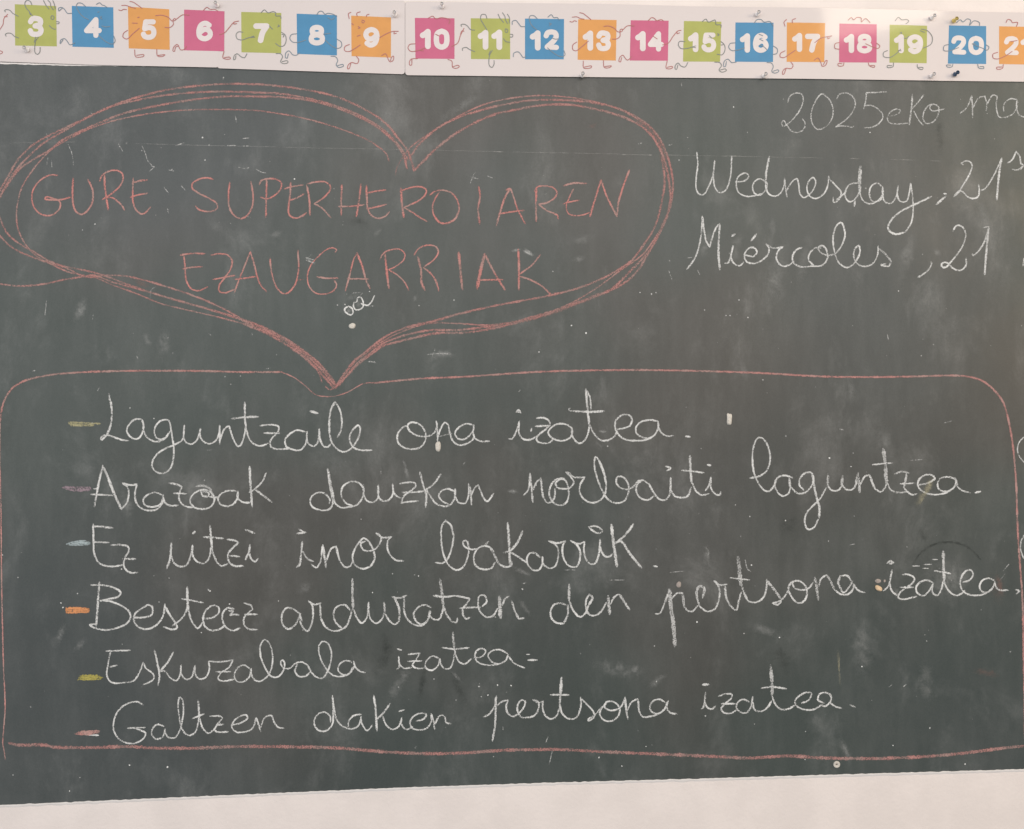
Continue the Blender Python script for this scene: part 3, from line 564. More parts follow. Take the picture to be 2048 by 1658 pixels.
 ('Eskuzabala', 'S1', '405,205 385,310 375,400 400,450 440,465 520,460 590,445 640,370 665,300;370,208 560,203;400,335 455,322;665,300 690,350 745,390 750,430 710,460 665,478;w4.6 758,205 780,310 795,400 785,480;w4.4 905,220 860,300 800,370;800,370 840,370 880,420 930,445 960,400 968,320 | 970,390 1010,435 1050,420 1080,325 | 1085,400 1120,432 1170,415 1195,350 1190,290 | 1280,295 1385,280 | 1350,340 1290,380 1265,430 1300,448 1390,435;1250,375 1365,373;1520,350 1470,320 1420,345 1395,400 1410,445 1460,455 1510,420 1530,350 | 1530,390 1560,440 1600,450 1650,420 1690,350 1700,240 1670,140 1635,118 1605,160 1605,250 1640,340 1690,410 1740,415 1785,370 1795,300 1780,280 1765,300 1790,345 1840,345 1880,310 1930,295 1980,320;1900,310 1880,370 1910,410 1960,410 2005,375;w4.2 1980,320 2010,380;@S2 85,375 130,415 180,425 220,370 245,300 250,210 215,140 175,135 150,180 165,270 210,350 260,400 330,412 390,390 420,340;@S2 420,300 370,285 320,310 305,360 340,395 390,390 430,340 430,290 | 440,330 480,370 520,380', 3.7),
 ('izatea-', 'S2', '775,352 790,345 790,250 | 795,310 830,345 890,340;w4.4 780,190 810,200;865,235 960,225 | 930,275 900,320 930,345 1000,345;865,290 975,287;1110,265 1060,250 1010,290 1005,340 1050,362 1100,330 1120,270 | 1125,310 1160,350 1200,345 1225,290 1235,230;w5.5 a.5 1222,62 1235,190;1235,185 1250,250 1280,300 1320,310 1370,270;w4 1140,180 1230,192 1350,182;1390,265 1460,250 1485,210 1465,188 1420,200 1400,240 1415,290 1480,318 1560,318 1630,300;1660,230 1600,198 1540,205 1505,240 1530,290 1590,310 1640,290 1665,240;w4.4 1600,312 1655,280;1670,255 1720,310 1795,342;w4.4 1825,280 1895,280;w2.6 a.5 1812,235 1838,235', 3.7),
 ('Galtzen', 'S1', '665,640 620,615 550,625 480,670 435,750 430,840 470,910 540,945 610,942 670,905 685,865 650,845 590,822;540,825 680,820;830,810 780,795 740,830 735,880 770,912 820,895 840,830 | 840,860 870,900 920,900 955,850 975,780 988,680 975,590 955,580 945,640 955,740 980,840 1030,882 1080,860 1105,780 1110,720;w4.4 1105,605 1115,740;1115,740 1140,820 1185,865 1230,840;1060,748 1150,712;1200,730 1280,730 1300,745 | 1260,795 1230,840 | 1260,855 1345,855;w4.2 1255,797 1310,795;1370,800 1440,785 1500,745 1490,720 1440,730 1390,770 1375,820 1410,855 1480,855 1540,825 1570,740 | 1590,800 1605,850;1605,820 1640,740 1690,725 1715,780 1750,820 1790,825', 3.7),
 ('dakien', 'S2', '245,775 240,730 200,698 150,710 115,760 125,820 170,850 220,840 260,790 265,700 260,565 | 275,680 300,770 360,820 420,830 470,800 490,730;490,715 430,725 390,770 385,820;485,740 500,800 535,845 580,800;w4.6 590,565 605,680 615,845;w4.4 718,630 670,700 605,765;660,730 690,800 740,835 790,810 815,740 | 810,790 850,835 900,815;w4.2 795,690 830,680;930,770 990,750 1010,715 970,705 910,730 880,780 900,825 960,840 1020,820 1050,770 1050,710 | 1065,760 1078,835;1080,790 1120,725 1155,730 1170,780 1205,790', 3.8),
 ('pertsona', 'S3', '105,575 150,555 195,490 210,410;w4.8 205,420 205,500 200,640 180,765;210,490 260,450 305,440 | 290,490 300,540 340,572 385,550 430,500 440,450 415,440 385,470 380,530 410,575 460,580 520,560 550,500 545,455 505,437;505,440 545,460 585,450 | 580,490 600,560 650,592 690,570 715,510;w7 a.6 730,290 725,400;w5 a.5 732,262 730,300;w5 a.5 722,400 718,480;715,470 740,550 790,590 850,580 885,500 885,420;w4.4 645,398 720,398 790,400;885,425 930,470 990,540 990,580 945,605 950,590 1000,560 1050,500;1090,470 1050,510 1040,560 1080,605 1140,605 1190,560 1195,500 1150,455 1095,455 1075,490 1110,520 1160,520 1210,490 1240,420;w4.6 1240,420 1248,500 1262,590;1262,520 1290,460 1340,430 |;w4.6 1345,440 1350,530;1350,520 1380,572 1440,572 1510,550 1560,510;1560,460 1520,435 1470,445 1440,490 1450,530 1500,550 1550,520 1585,445 | 1575,500 1600,540 1655,552', 4.0),
 ('izatea.', 'S4', '410,510 425,500 445,380;440,460 460,500 495,512 522,490;w6 425,318 465,315;550,410 600,392 655,395 650,425 600,470 570,510 590,540 650,545 690,520;575,470 680,470;800,460 750,435 710,450 690,495 720,535 770,542 805,500 822,415;820,450 840,520 890,530 940,500 970,450;w8 a.5 965,168 975,280 978,400;975,400 1000,470 1050,515 1110,510 1160,480;w4.2 890,345 980,335 1090,350;1215,465 1270,440 1290,385 1250,380 1190,410 1160,450 1175,490 1230,515 1310,515 1370,480;1450,400 1400,380 1355,395 1345,440 1390,465;1440,390 1450,440 1400,490 1370,480;1440,460 1480,490 1530,505;w5 a.4 1605,480 1640,495', 4.0),
]
PLACES = {'2025eko': 'at the top right', 'ma': 'cut off at the right edge', 'izatea.': None}
seen = {}
rowname = {'T1': 'top line', 'T2': 'Wednesday line', 'T3': 'Miércoles line', 'L1': 'list', 'L3': 'first list line', 'Q': 'fourth list line', 'S4': 'last list line',
           'P': 'fourth list line', 'S3': 'last list line'}
for i, (wd, bk, st, w) in enumerate(WORDS):
    where = ''
    if wd in ('izatea.', 'pertsona'): where = ' in the ' + rowname[bk]
    if wd == ', 21': where = ' after Wednesday' if i < 4 else ' after Miércoles'
    pale = bk in ('T1',)
    if pale: w *= 0.94
    mark('written_word', 'white cursive chalk writing ' + wd + where, WHITE, bk, st, w, 0.46 if pale else 0.60, 0.11)

# arcs of writing cut off by the right edge
mark('written_word', 'curved white chalk stroke cut off at the right of the frame', WHITE, 'F5', '2060,880 2000,940 1980,1020 2000,1090 2060,1160', 2.6, .5)
mark('written_word', 'short curved chalk stroke right of the red frame', WHITE, 'Q', '2070,30 2020,110 2012,200 2045,300;@0 2048,517 2046,532', 3.2, .55)

DASH = [
 ('pale yellow chalk dash before the first list line', PALEYEL, 'L1', 'w4 68,298 160,302 320,310;w4 70,312 150,316 270,320;w3.6 85,324 180,326 265,324;w3.6 75,300 110,318 150,300 190,320 230,304 268,322'),
 ('lilac chalk dash before Arazoak', LILAC, 'L1', 'w5 22,820 100,818 242,820;w5 50,832 150,834 242,834;w4 70,842 160,846 235,842;w3 235,815 248,840'),
 ('pale blue chalk dash before Ez', BLUE, 'M1', 'w4 52,232 130,212 205,208;w5 55,232 150,224 236,222;w4.6 70,238 170,238 236,236;w3 190,212 215,240 230,212'),
 ('orange chalk dash before Bestecz', ORANGE, 'M1', 'w5 a.72 52,748 130,746 228,752;w5 a.72 50,764 130,762 234,764;w5 a.72 52,782 130,778 228,774;w3 a.6 50,742 52,785'),
 ('yellow chalk dash before Eskuzabala', YELLOW, 'S1', 'w4.4 a.8 160,406 240,404 315,406;w4.6 a.8 152,420 240,418 338,420;w4.2 a.8 155,433 240,434 325,430;w2.6 142,440 160,425'),
 ('red chalk dash with a white lower edge before Galtzen', REDL, 'S1', 'w4.6 a.8 150,856 230,850 312,848;w5 a.8 120,870 165,862 240,862 308,862;w4.4 a.8 125,874 200,872 260,874'),
]
for lb, mt, bk, st in DASH: mark('dash_mark', lb, mt, bk, st.replace('a.8', 'a.62'), 5, 0.56, 0.2)
mark('dash_mark', 'white chalk edge under the red dash', WHITE, 'S1', '205,876 308,883', 4.0, .8)

# little chalk doodle hanging under the heart's text, and loose marks
mark('chalk_doodle', 'small white chalk ovals and hook between the heading and the heart tip', WHITE, 'H5',
     '740,850 710,870 715,895 760,920 775,905 770,870 740,850;785,820 780,850 800,878 840,870 860,840 840,780 815,780 808,810 785,820;850,830 890,843 920,820 948,765;w5 845,830 858,838', 3.4, .7)
mbf = MB()
disc(mbf, 512 + 743 / 4, 400 + 885 / 4, 6.5, 7, CH + 4e-5, a=.45)
build('chalk_smudge', mbf, SMEAR, board); mbf = MB()
disc(mbf, 512 + 820 / 4, 400 + 835 / 4, 8, 9, CH + 4e-5, a=.45)
build('chalk_smudge', mbf, SMEAR, board)

SCR = """w2.6 93,268 96,283;w2.6 96,312 94,330;w1.6 103,320 104,335;w2.4 236,287 246,303;w2.2 284,292 290,305 296,322 305,332;w2.6 303,333 312,334;w2 298,343 308,335;
w2.6 352,291 368,286;w2.2 455,291 472,291;w2 486,277 498,276;w2 486,292 498,292;w2 338,340 348,342;w2 475,334 492,337 500,334;w2 512,338 522,344 532,346;w2.2 328,374 338,388;w2.6 335,418 337,426;
w2 471,232 473,245;w1.8 136,287 144,308 147,330;w2 362,371 370,380;w2 495,433 503,436;w2.2 93,600 90,630;w2 187,628 184,640;w2 940,368 948,348 952,344;w2.2 941,354 958,358;w2 975,352 985,356;
w2.4 447,154 446,158;w2 735,612 750,612;w2.2 870,698 865,712;w2.4 1275,288 1283,286;w2.6 1337,290 1345,289;w2.2 1363,166 1363,174;w2.2 855,709 880,707 903,708;w2.2 740,722 752,726;w2.6 735,723 744,724;
w2.4 532,738 540,736;w2.4 418,667 422,671;w2 273,712 276,717;w2.4 66,742 70,741;w2.6 195,781 199,774;w2 415,900 424,900;w2.6 504,667 505,670;w2.4 1038,783 1040,780;w1.8 762,936 762,950;w2 930,925 926,930;
w2.4 1888,846 1904,842;w2 1818,921 1845,919;w2 1775,668 1777,680;w2.2 1395,540 1400,550;w2 1374,516 1390,514;w2 1338,542 1344,560;w2 1098,1530 1105,1500;w2.2 1092,1484 1096,1474;w2 1006,1452 1006,1460;
w2.2 832,1493 830,1496;w2.2 1807,1373 1812,1369;w2 1778,1374 1784,1369;w2.6 1490,1119 1495,1138 1502,1143;w2 1340,1145 1368,1142;w2.2 717,594 725,586;w2 705,586 720,585;w2 624,508 612,520 620,523 630,526;w2 612,515 628,520;
w2 1130,1140 1150,1140;w2.4 1680,858 1686,860;w2 1220,1160 1250,1160;w2 1700,1090 1710,1088;w2 2006,1142 2018,1128;w1.6 2000,1160 2010,1148"""
mark('chalk_scratch', None, WHITE, '0', SCR.replace('\n', ''), 1.9, 0.34, 0.12, mode='each')
# the old ruled guideline that runs across the board
mark('ruled_line', 'faint old chalk guideline across the top of the board', smear_mat('old_line_dust', (0.56, 0.57, 0.55), 0.5), '0', 'w2.2 a.45 20,286 150,284;w1.8 a.55 270,287 420,291 520,293 640,296 700,297;w1.8 a.5 700,297 860,300;w2.4 a.9 985,303 1008,304;w1.8 a.45 860,300 985,303;w2 a.5 1025,304 1240,308;w2.6 a.95 1240,309 1304,310;w2.4 a.9 1448,312 1480,312;w1.8 a.55 1330,310 1650,316;w2.4 a.9 1700,317 1720,317;w1.8 a.7 1780,319 1830,320;w2.2 a.8 1860,322 1884,322', 2, .5)
# smeared dust patches, wiped or rubbed by hand
SM = """w16 a.42 857,720 880,708 905,708;w5 a.55 858,708 900,706;w22 a.32 330,660 325,720;w16 a.3 290,670 300,690;w18 a.34 170,600 150,640;w14 a.34 545,470 560,466;w20 a.30 1140,480 1180,475;w16 a.32 1150,520 1165,515;
w6 a.8 1024,502 1040,499;w7 a.7 1050,498 1068,512;w5 a.9 1045,500 1066,511;w14 a.34 700,595 712,590;w10 a.5 828,600 833,592;w8 a.8 614,518 626,524;w5 a.9 618,522 630,527;w7 a.5 808,925 816,958;w5 a.5 806,920 812,935;w7 a.5 1017,982 1034,984;
w5 a.6 1195,862 1215,864;w7 a.6 1195,886 1204,894;w10 a.3 1020,1130 1060,1150;w8 a.45 1030,1140 1058,1150;w5 a.6 1045,1166 1052,1166;w10 a.4 1040,1200 1060,1230;w30 a.28 1190,1330 1290,1350;w16 a.36 1300,1372 1330,1350;w14 a.34 1265,1340 1275,1336;
w18 a.3 820,1330 780,1400;w6 a.4 905,1345 925,1365;w18 a.26 1500,1250 1560,1270;w30 a.24 1540,600 1570,480;w20 a.3 1480,470 1465,520;w14 a.3 1545,440 1546,470;w22 a.24 1620,470 1600,560;w26 a.26 1830,460 1800,560;w24 a.22 1420,460 1400,520;
w16 a.3 130,1250 110,1290;w14 a.3 150,1300 170,1280;w24 a.24 250,980 255,1040;w30 a.22 1720,1250 1730,1340;w26 a.24 1850,1330 1855,1400;w18 a.24 1960,400 1990,520;w10 a.34 1870,500 1880,510;w12 a.3 1700,760 1705,800;w30 a.24 1770,860 1780,930;w12 a.4 1790,1180 1800,1200;
w3 a.6 1406,1092 1416,1100 1416,1125 1426,1140;w12 a.3 1415,1095 1413,1125;w26 a.22 600,1180 620,1170;w20 a.24 880,240 960,190;w30 a.22 640,1330 660,1360;w24 a.22 420,440 440,460;w12 a.36 750,470 760,460;w16 a.3 1325,340 1326,360;w14 a.32 1680,1480 1700,1520"""
mark('chalk_smudge', None, SMEAR, '0', SM.replace('\n', ''), 10, .4, 0.18, depth=BY - 0.00006, step=3, mode='each')
mark('chalk_smudge', 'faint yellow smear', smear_mat('yellow_smear', (0.50, 0.48, 0.34), 0.6), '0', 'w15 a.7 1862,958 1852,990;w13 a.8 1856,975 1834,1008;w6 a.7 1860,975 1836,1012;w2.2 a.85 1679,1312 1678,1340 1681,1358;w5 a.4 1676,1300 1680,1370', 8, .4, .15, depth=BY - 0.00006, step=2, mode='each')
mark('chalk_smudge', 'faint reddish smear', smear_mat('red_smear', (0.44, 0.24, 0.20), 0.4), '0', 'w10 a.5 1322,300 1328,335;w14 a.3 1180,255 1190,250;w10 a.4 1995,1150 2004,1190;w30 a.2 1990,1150 1998,1200;w14 a.3 1950,1340 1995,1350;w12 a.35 270,560 300,575;w8 a.3 1290,490 1300,470', 8, .4, .15, depth=BY - 0.00006, step=2, mode='each')
# ring ghost left by a round object
ringp = ' '.join('%.1f,%.1f' % (1896 + 74 * math.cos(t), 1152 + 68 * math.sin(t)) for t in [math.radians(180 + 10 * k) for k in range(2, 16)])
mark('ring_stain', 'faint dark ring stain around the t of the fourth list line', smear_mat('dark_stain', (0.034, 0.042, 0.038), 0.6), '0', 'w8 a.42 ' + ringp, 6, .4, .2)
mark('dark_smudge', None, bpy.data.materials['dark_stain'], '0', 'w34 a.3 1590,1030 1570,1060;w20 a.34 768,1262 772,1310 745,1350;w12 a.3 850,1330 838,1400;w18 a.3 905,1355 935,1410;w16 a.3 1840,1060 1850,1080;w22 a.26 1300,1210 1330,1230;w26 a.24 700,440 740,452;w18 a.3 1880,240 1882,300;w30 a.25 1560,1290 1570,1340;w20 a.25 560,1330 590,1345', 8, .3, .2, step=3, mode='each')
mbf = MB(); disc(mbf, 1897, 1158, 66, 58, BY - 0.00005, a=.30, n=24, irr=.05)
build('chalk_smudge', mbf, SMEAR, board)

# loose chalk dust specks stuck to the board
mb = MB()
spots = [(447, 155), (405, 275), (418, 290), (190, 448), (165, 460), (589, 358), (260, 816), (308, 837), (243, 1138), (155, 1187), (122, 1206), (126, 1215), (318, 1204), (338, 1156), (557, 1202), (403, 1265), (420, 1182), (459, 1208), (838, 611), (908, 600), (1078, 704), (1172, 666), (1143, 651), (1072, 970), (1659, 916), (1702, 933), (1500, 1033), (1571, 1041), (1657, 1082), (1411, 981), (1503, 1130), (1559, 1275), (1488, 1267), (1724, 1333), (1854, 1282), (1860, 1456), (1786, 1491), (1930, 1528), (1610, 1519), (1509, 1448), (1611, 1463), (139, 1582), (26, 1550), (160, 1555), (259, 1530), (335, 1534), (36, 1155), (5, 1110), (1244, 1532), (987, 1513), (1198, 1515), (1292, 1493), (868, 1358), (1022, 1371), (958, 1373), (963, 1393), (976, 1390), (995, 1370), (745, 1185), (785, 1148), (837, 1152), (722, 1038), (1309, 1292), (1394, 1244), (1313, 1363), (1411, 1632 - 200), (1045, 1178), (1048, 1167), (1409, 620), (1460, 631), (1452, 631), (1474, 629), (1496, 635), (1280, 585), (1797, 582), (1478, 600), (1740, 265), (1375, 275), (1467, 214), (1495, 265), (400, 388), (410, 320), (912, 1400), (606, 1300 - 40), (690, 609), (675, 610), (739, 583), (1303, 588)]
for x, y in spots:
    r = rnd.uniform(0.9, 1.9); disc(mb, x, y, r, r * rnd.uniform(0.7, 1.2), CH, a=rnd.uniform(.55, 1.0), n=8, rot=rnd.random() * 3)
for k in range(230):
    x = rnd.uniform(-150, 2250); y = rnd.uniform(190, 1520)
    r = abs(rnd.gauss(0, 0.55)) + 0.45; disc(mb, x, y, r * rnd.uniform(1, 1.8), r, CH, a=rnd.uniform(.18, .5), n=7, rot=rnd.random() * 3)
tag(build('chalk_speck', mb, WHITE, board), kind='stuff')

# ------------------------------------------------------------------ lumps stuck on the board
def lump(name, mat, cx, cy, rx, ry, h, rot=0.0, squareness=2.0, parent=None):
    mb = MB(); seed = rnd.random() * 90; rings = 6; seg = 18
    base = at(cx, cy, BY)
    top = mb.vert(at(cx, cy, BY - h))
    prev = None
    for i in range(1, rings + 1):
        u = i / rings; row = []
        for k in range(seg):
            t = 2 * math.pi * k / seg
            ct, st = math.cos(t), math.sin(t)
            q = (abs(ct) ** squareness + abs(st) ** squareness) ** (-1.0 / squareness)
            r = u * q * (1 + 0.16 * noise.noise(Vector((ct + seed, st, 0))))
            x, y = rx * r * ct, ry * r * st
            hh = h * math.sqrt(max(0, 1 - u ** 2.6)) * (1 + 0.5 * noise.noise(Vector((x * 0.3 + seed, y * 0.3, 1)))) - (0.0003 if i == rings else 0)
            row.append(mb.vert(at(cx + x * math.cos(rot) - y * math.sin(rot), cy + x * math.sin(rot) + y * math.cos(rot), BY - hh)))
        if prev is None:
            for k in range(seg): mb.f.append((top, row[(k + 1) % seg], row[k]))
        else:
            for k in range(seg): mb.f.append((prev[k], prev[(k + 1) % seg], row[(k + 1) % seg], row[k]))
        prev = row
    return build(name, mb, mat, parent, smooth=True, loc=base)
G = 'bits of dried putty stuck on the board'
tag(lump('putty_blob', PUTTY, 704.5, 652, 7.2, 5.8, 0.0022, -0.3), 'round white putty dot just above the heart tip', 'putty', G)
tag(lump('putty_blob', PUTTY, 1458.5, 838, 5.4, 11.5, 0.0030, 0.03, 4.5), 'upright whitish rectangular putty bit right of the first list line', 'putty', G)
tag(lump('putty_blob', PUTTY, 876, 893, 5.6, 10, 0.0022, 0.05, 2.6), 'white putty drop hanging under the n of ona', 'putty', G)
tag(lump('putty_blob', PUTTYO, 1757, 1176.5, 8.4, 5.2, 0.0030, 0.6), 'peach coloured putty bit before the word izatea', 'putty', G)
tag(lump('putty_blob', PUTTYG, 1756, 1162, 6.4, 4.6, 0.0022, 0.1), 'grey brown putty bit just above the peach one', 'putty', G)
tag(lump('putty_blob', PUTTYG, 1769, 1162, 2.6, 3.2, 0.0015, 0.1), 'tiny grey putty bit at the foot of the i of izatea', 'putty', G)
tag(lump('putty_blob', PUTTYG, 1357.5, 1169, 5.0, 6.2, 0.0018, 0.2), 'grey putty bit above the p of pertsona', 'putty', G)

def lathe(prof, seg, cx, cy, base_y):
    """profile [(radius m, height out of the board m)] around the board normal"""
    mb = MB(); c = at(cx, cy, base_y); rows = []
    for r, h in prof:
        rows.append([mb.vert((c.x + r * math.cos(2 * math.pi * k / seg), base_y - h, c.z + r * math.sin(2 * math.pi * k / seg))) for k in range(seg)])
    for a, b in zip(rows, rows[1:]):
        for k in range(seg): mb.f.append((a[k], b[k], b[(k + 1) % seg], a[(k + 1) % seg]))
    mb.f.append(tuple(rows[-1]))
    return mb, c
tk = empty('flat_tack', at(1673, 1528.5, BY))
tag(tk, 'round white tack pressed in just below the red frame line', 'tack')
m_, c_ = lathe([(0.0055, -0.0002), (0.0058, 0.0010), (0.0050, 0.0020), (0.0034, 0.0024), (0.0026, 0.0016), (0.0010, 0.0013)], 24, 1673, 1528.5, BY)
build('tack_head', m_, PUTTY, tk, smooth=True)
m_, c_ = lathe([(0.0012, 0.0), (0.0012, 0.0021), (0.0006, 0.0025)], 10, 1672, 1527.5, BY)
build('tack_point', m_, PUTTYG, tk, smooth=True)

# ------------------------------------------------------------------ number strips
SY = -0.0026                                 # front of the cards
def sheet(name, top, bot, depth, radius=6.0, sl=True, sr=True):
    """card between two edge tables; lower corners rounded; 0.5 mm thick"""
    x0, x1 = bot[0][0], bot[-1][0]
    xs = sorted(set([x0, x0 + 1, x0 + 2, x0 + 4, x0 + radius, x1 - radius, x1 - 4, x1 - 2, x1 - 1, x1] + [x0 + (x1 - x0) * i / 90 for i in range(91)]))
    mb = MB(); rr = []
    for x in xs:
        yt, yb = interp(top, x), interp(bot, x)
        e = min(x - x0 if sl else 99, x1 - x if sr else 99)
        if e < radius:
            k = radius - math.sqrt(max(0, radius ** 2 - (radius - e) ** 2)); yb -= k; yt += k
        row = []
        for j in range(5):
            u = j / 4
            wave = 0.0009 * noise.noise(Vector((x * 0.006, u * 0.8, depth * 1000))) * (1 if 0 < j else 0.6)
            curl = -0.0012 * max(0, 1 - e / 14.0)
            row.append(mb.vert(at(x, yt + (yb - yt) * u, depth - 0.0 * wave)))
        row.append(mb.vert(at(x, yb, depth + 0.0005))); row.append(mb.vert(at(x, yt, depth + 0.0005)))
        rr.append(row)
    n = 7
    for a, b in zip(rr, rr[1:]):
        for k in range(n): mb.f.append((a[k], b[k], b[(k + 1) % n], a[(k + 1) % n]))
    mb.f.append(tuple(rr[0])); mb.f.append(tuple(reversed(rr[-1])))
    return mb

SHEETS = [
 ('white laminated number strip at the far left showing 3 to 6', SY - 0.0006, [(-420, -24), (0, -14), (437.5, -5)], [(-420, 108), (0, 123), (195, 130), (437.5, 135)]),
 ('white laminated number strip showing 7, 8 and 9', SY - 0.0004, [(434, -5), (809.8, 1)], [(434, 136.5), (595, 141.8), (800, 148.2), (809.8, 148.5)]),
 ('long white laminated number strip showing 10 to 19', SY - 0.0006, [(810.4, 3), (1034, 6), (1200, 7.5), (1395, 12.7), (1600, 15), (1879, 21)], [(810.4, 150.4), (1200, 154.3), (1600, 157.4), (1879, 161.3)]),
 ('white laminated number strip at the far right showing 20', SY - 0.0002, [(1855, 22), (2048, 25), (2600, 36)], [(1855, 161.3), (2048, 163.4), (2600, 172)]),
]
strips = []
for lb, d, top, bot in SHEETS:
    xm = (bot[0][0] + bot[-1][0]) / 2
    e = empty('number_strip', at(xm, interp(bot, xm), d))
    tag(e, lb, 'number strip', 'laminated number strips above the chalkboard')
    build('card', sheet('card', top, bot, d, sl=bot[0][0] > -100, sr=bot[-1][0] < 2100), PAPER, e)
    strips.append((e, d))

GLY = {
 '1': '0,.25 .5,.16 | 1,0 | 1,1', '2': '0,.24 .14,.05 .5,-.01 .88,.06 .98,.28 .8,.52 .1,.97 | 1,1',
 '3': '.02,.2 .2,.02 .55,0 .92,.1 .9,.36 .45,.47 | .8,.52 1,.72 .88,.94 .5,1.01 .15,.96 0,.78',
 '4': '.74,1 .74,0 | 0,.7 | 1,.7', '5': '.93,0 .22,0 | .12,.45 | .5,.37 .88,.45 1,.7 .85,.93 .48,1.01 .12,.94 0,.8',
 '6': '.9,.12 .6,0 .22,.1 0,.5 .1,.88 .5,1.01 .9,.88 1,.66 .82,.44 .48,.4 .1,.58',
 '7': '0,0 1,0 | .62,.45 .42,1', '8': '.5,.46 .13,.36 .12,.1 .5,-.01 .88,.1 .87,.36 .5,.46 .05,.6 .04,.88 .5,1.01 .96,.88 .95,.6 .5,.46',
 '9': '.1,.88 .4,1 .78,.9 1,.5 .9,.12 .5,-.01 .1,.12 0,.34 .18,.56 .52,.6 .9,.42',
 '0': '.5,-.01 .12,.12 0,.5 .12,.88 .5,1.01 .88,.88 1,.5 .88,.12 .5,-.01',
}
def solid_path(mb, segs, w, depth, h=1.2e-6, step=1.4):
    """opaque printed line with round ends"""
    k = 0
    for s in segs:
        pts = catmull(s, step); n = len(pts); rows = []
        for i, p in enumerate(pts):
            t = (pts[min(i + 1, n - 1)] - pts[max(i - 1, 0)])
            t = t.normalized() if t.length > 1e-6 else Vector((1, 0))
            nrm = Vector((-t.y, t.x)) * w / 2
            y = depth - k * h; k += 1
            rows.append((mb.vert(at(p.x + nrm.x, p.y + nrm.y, y)), mb.vert(at(p.x - nrm.x, p.y - nrm.y, y))))
        for a, b in zip(rows, rows[1:]): mb.f.append((a[0], b[0], b[1], a[1]))
        for p in (pts[0], pts[-1]):
            y = depth - (k + 3) * h; k += 6
            c = [mb.vert(at(p.x + w / 2 * math.cos(t), p.y + w / 2 * math.sin(t), y)) for t in [2 * math.pi * j / 14 for j in range(14)]]
            mb.f.append(tuple(c))

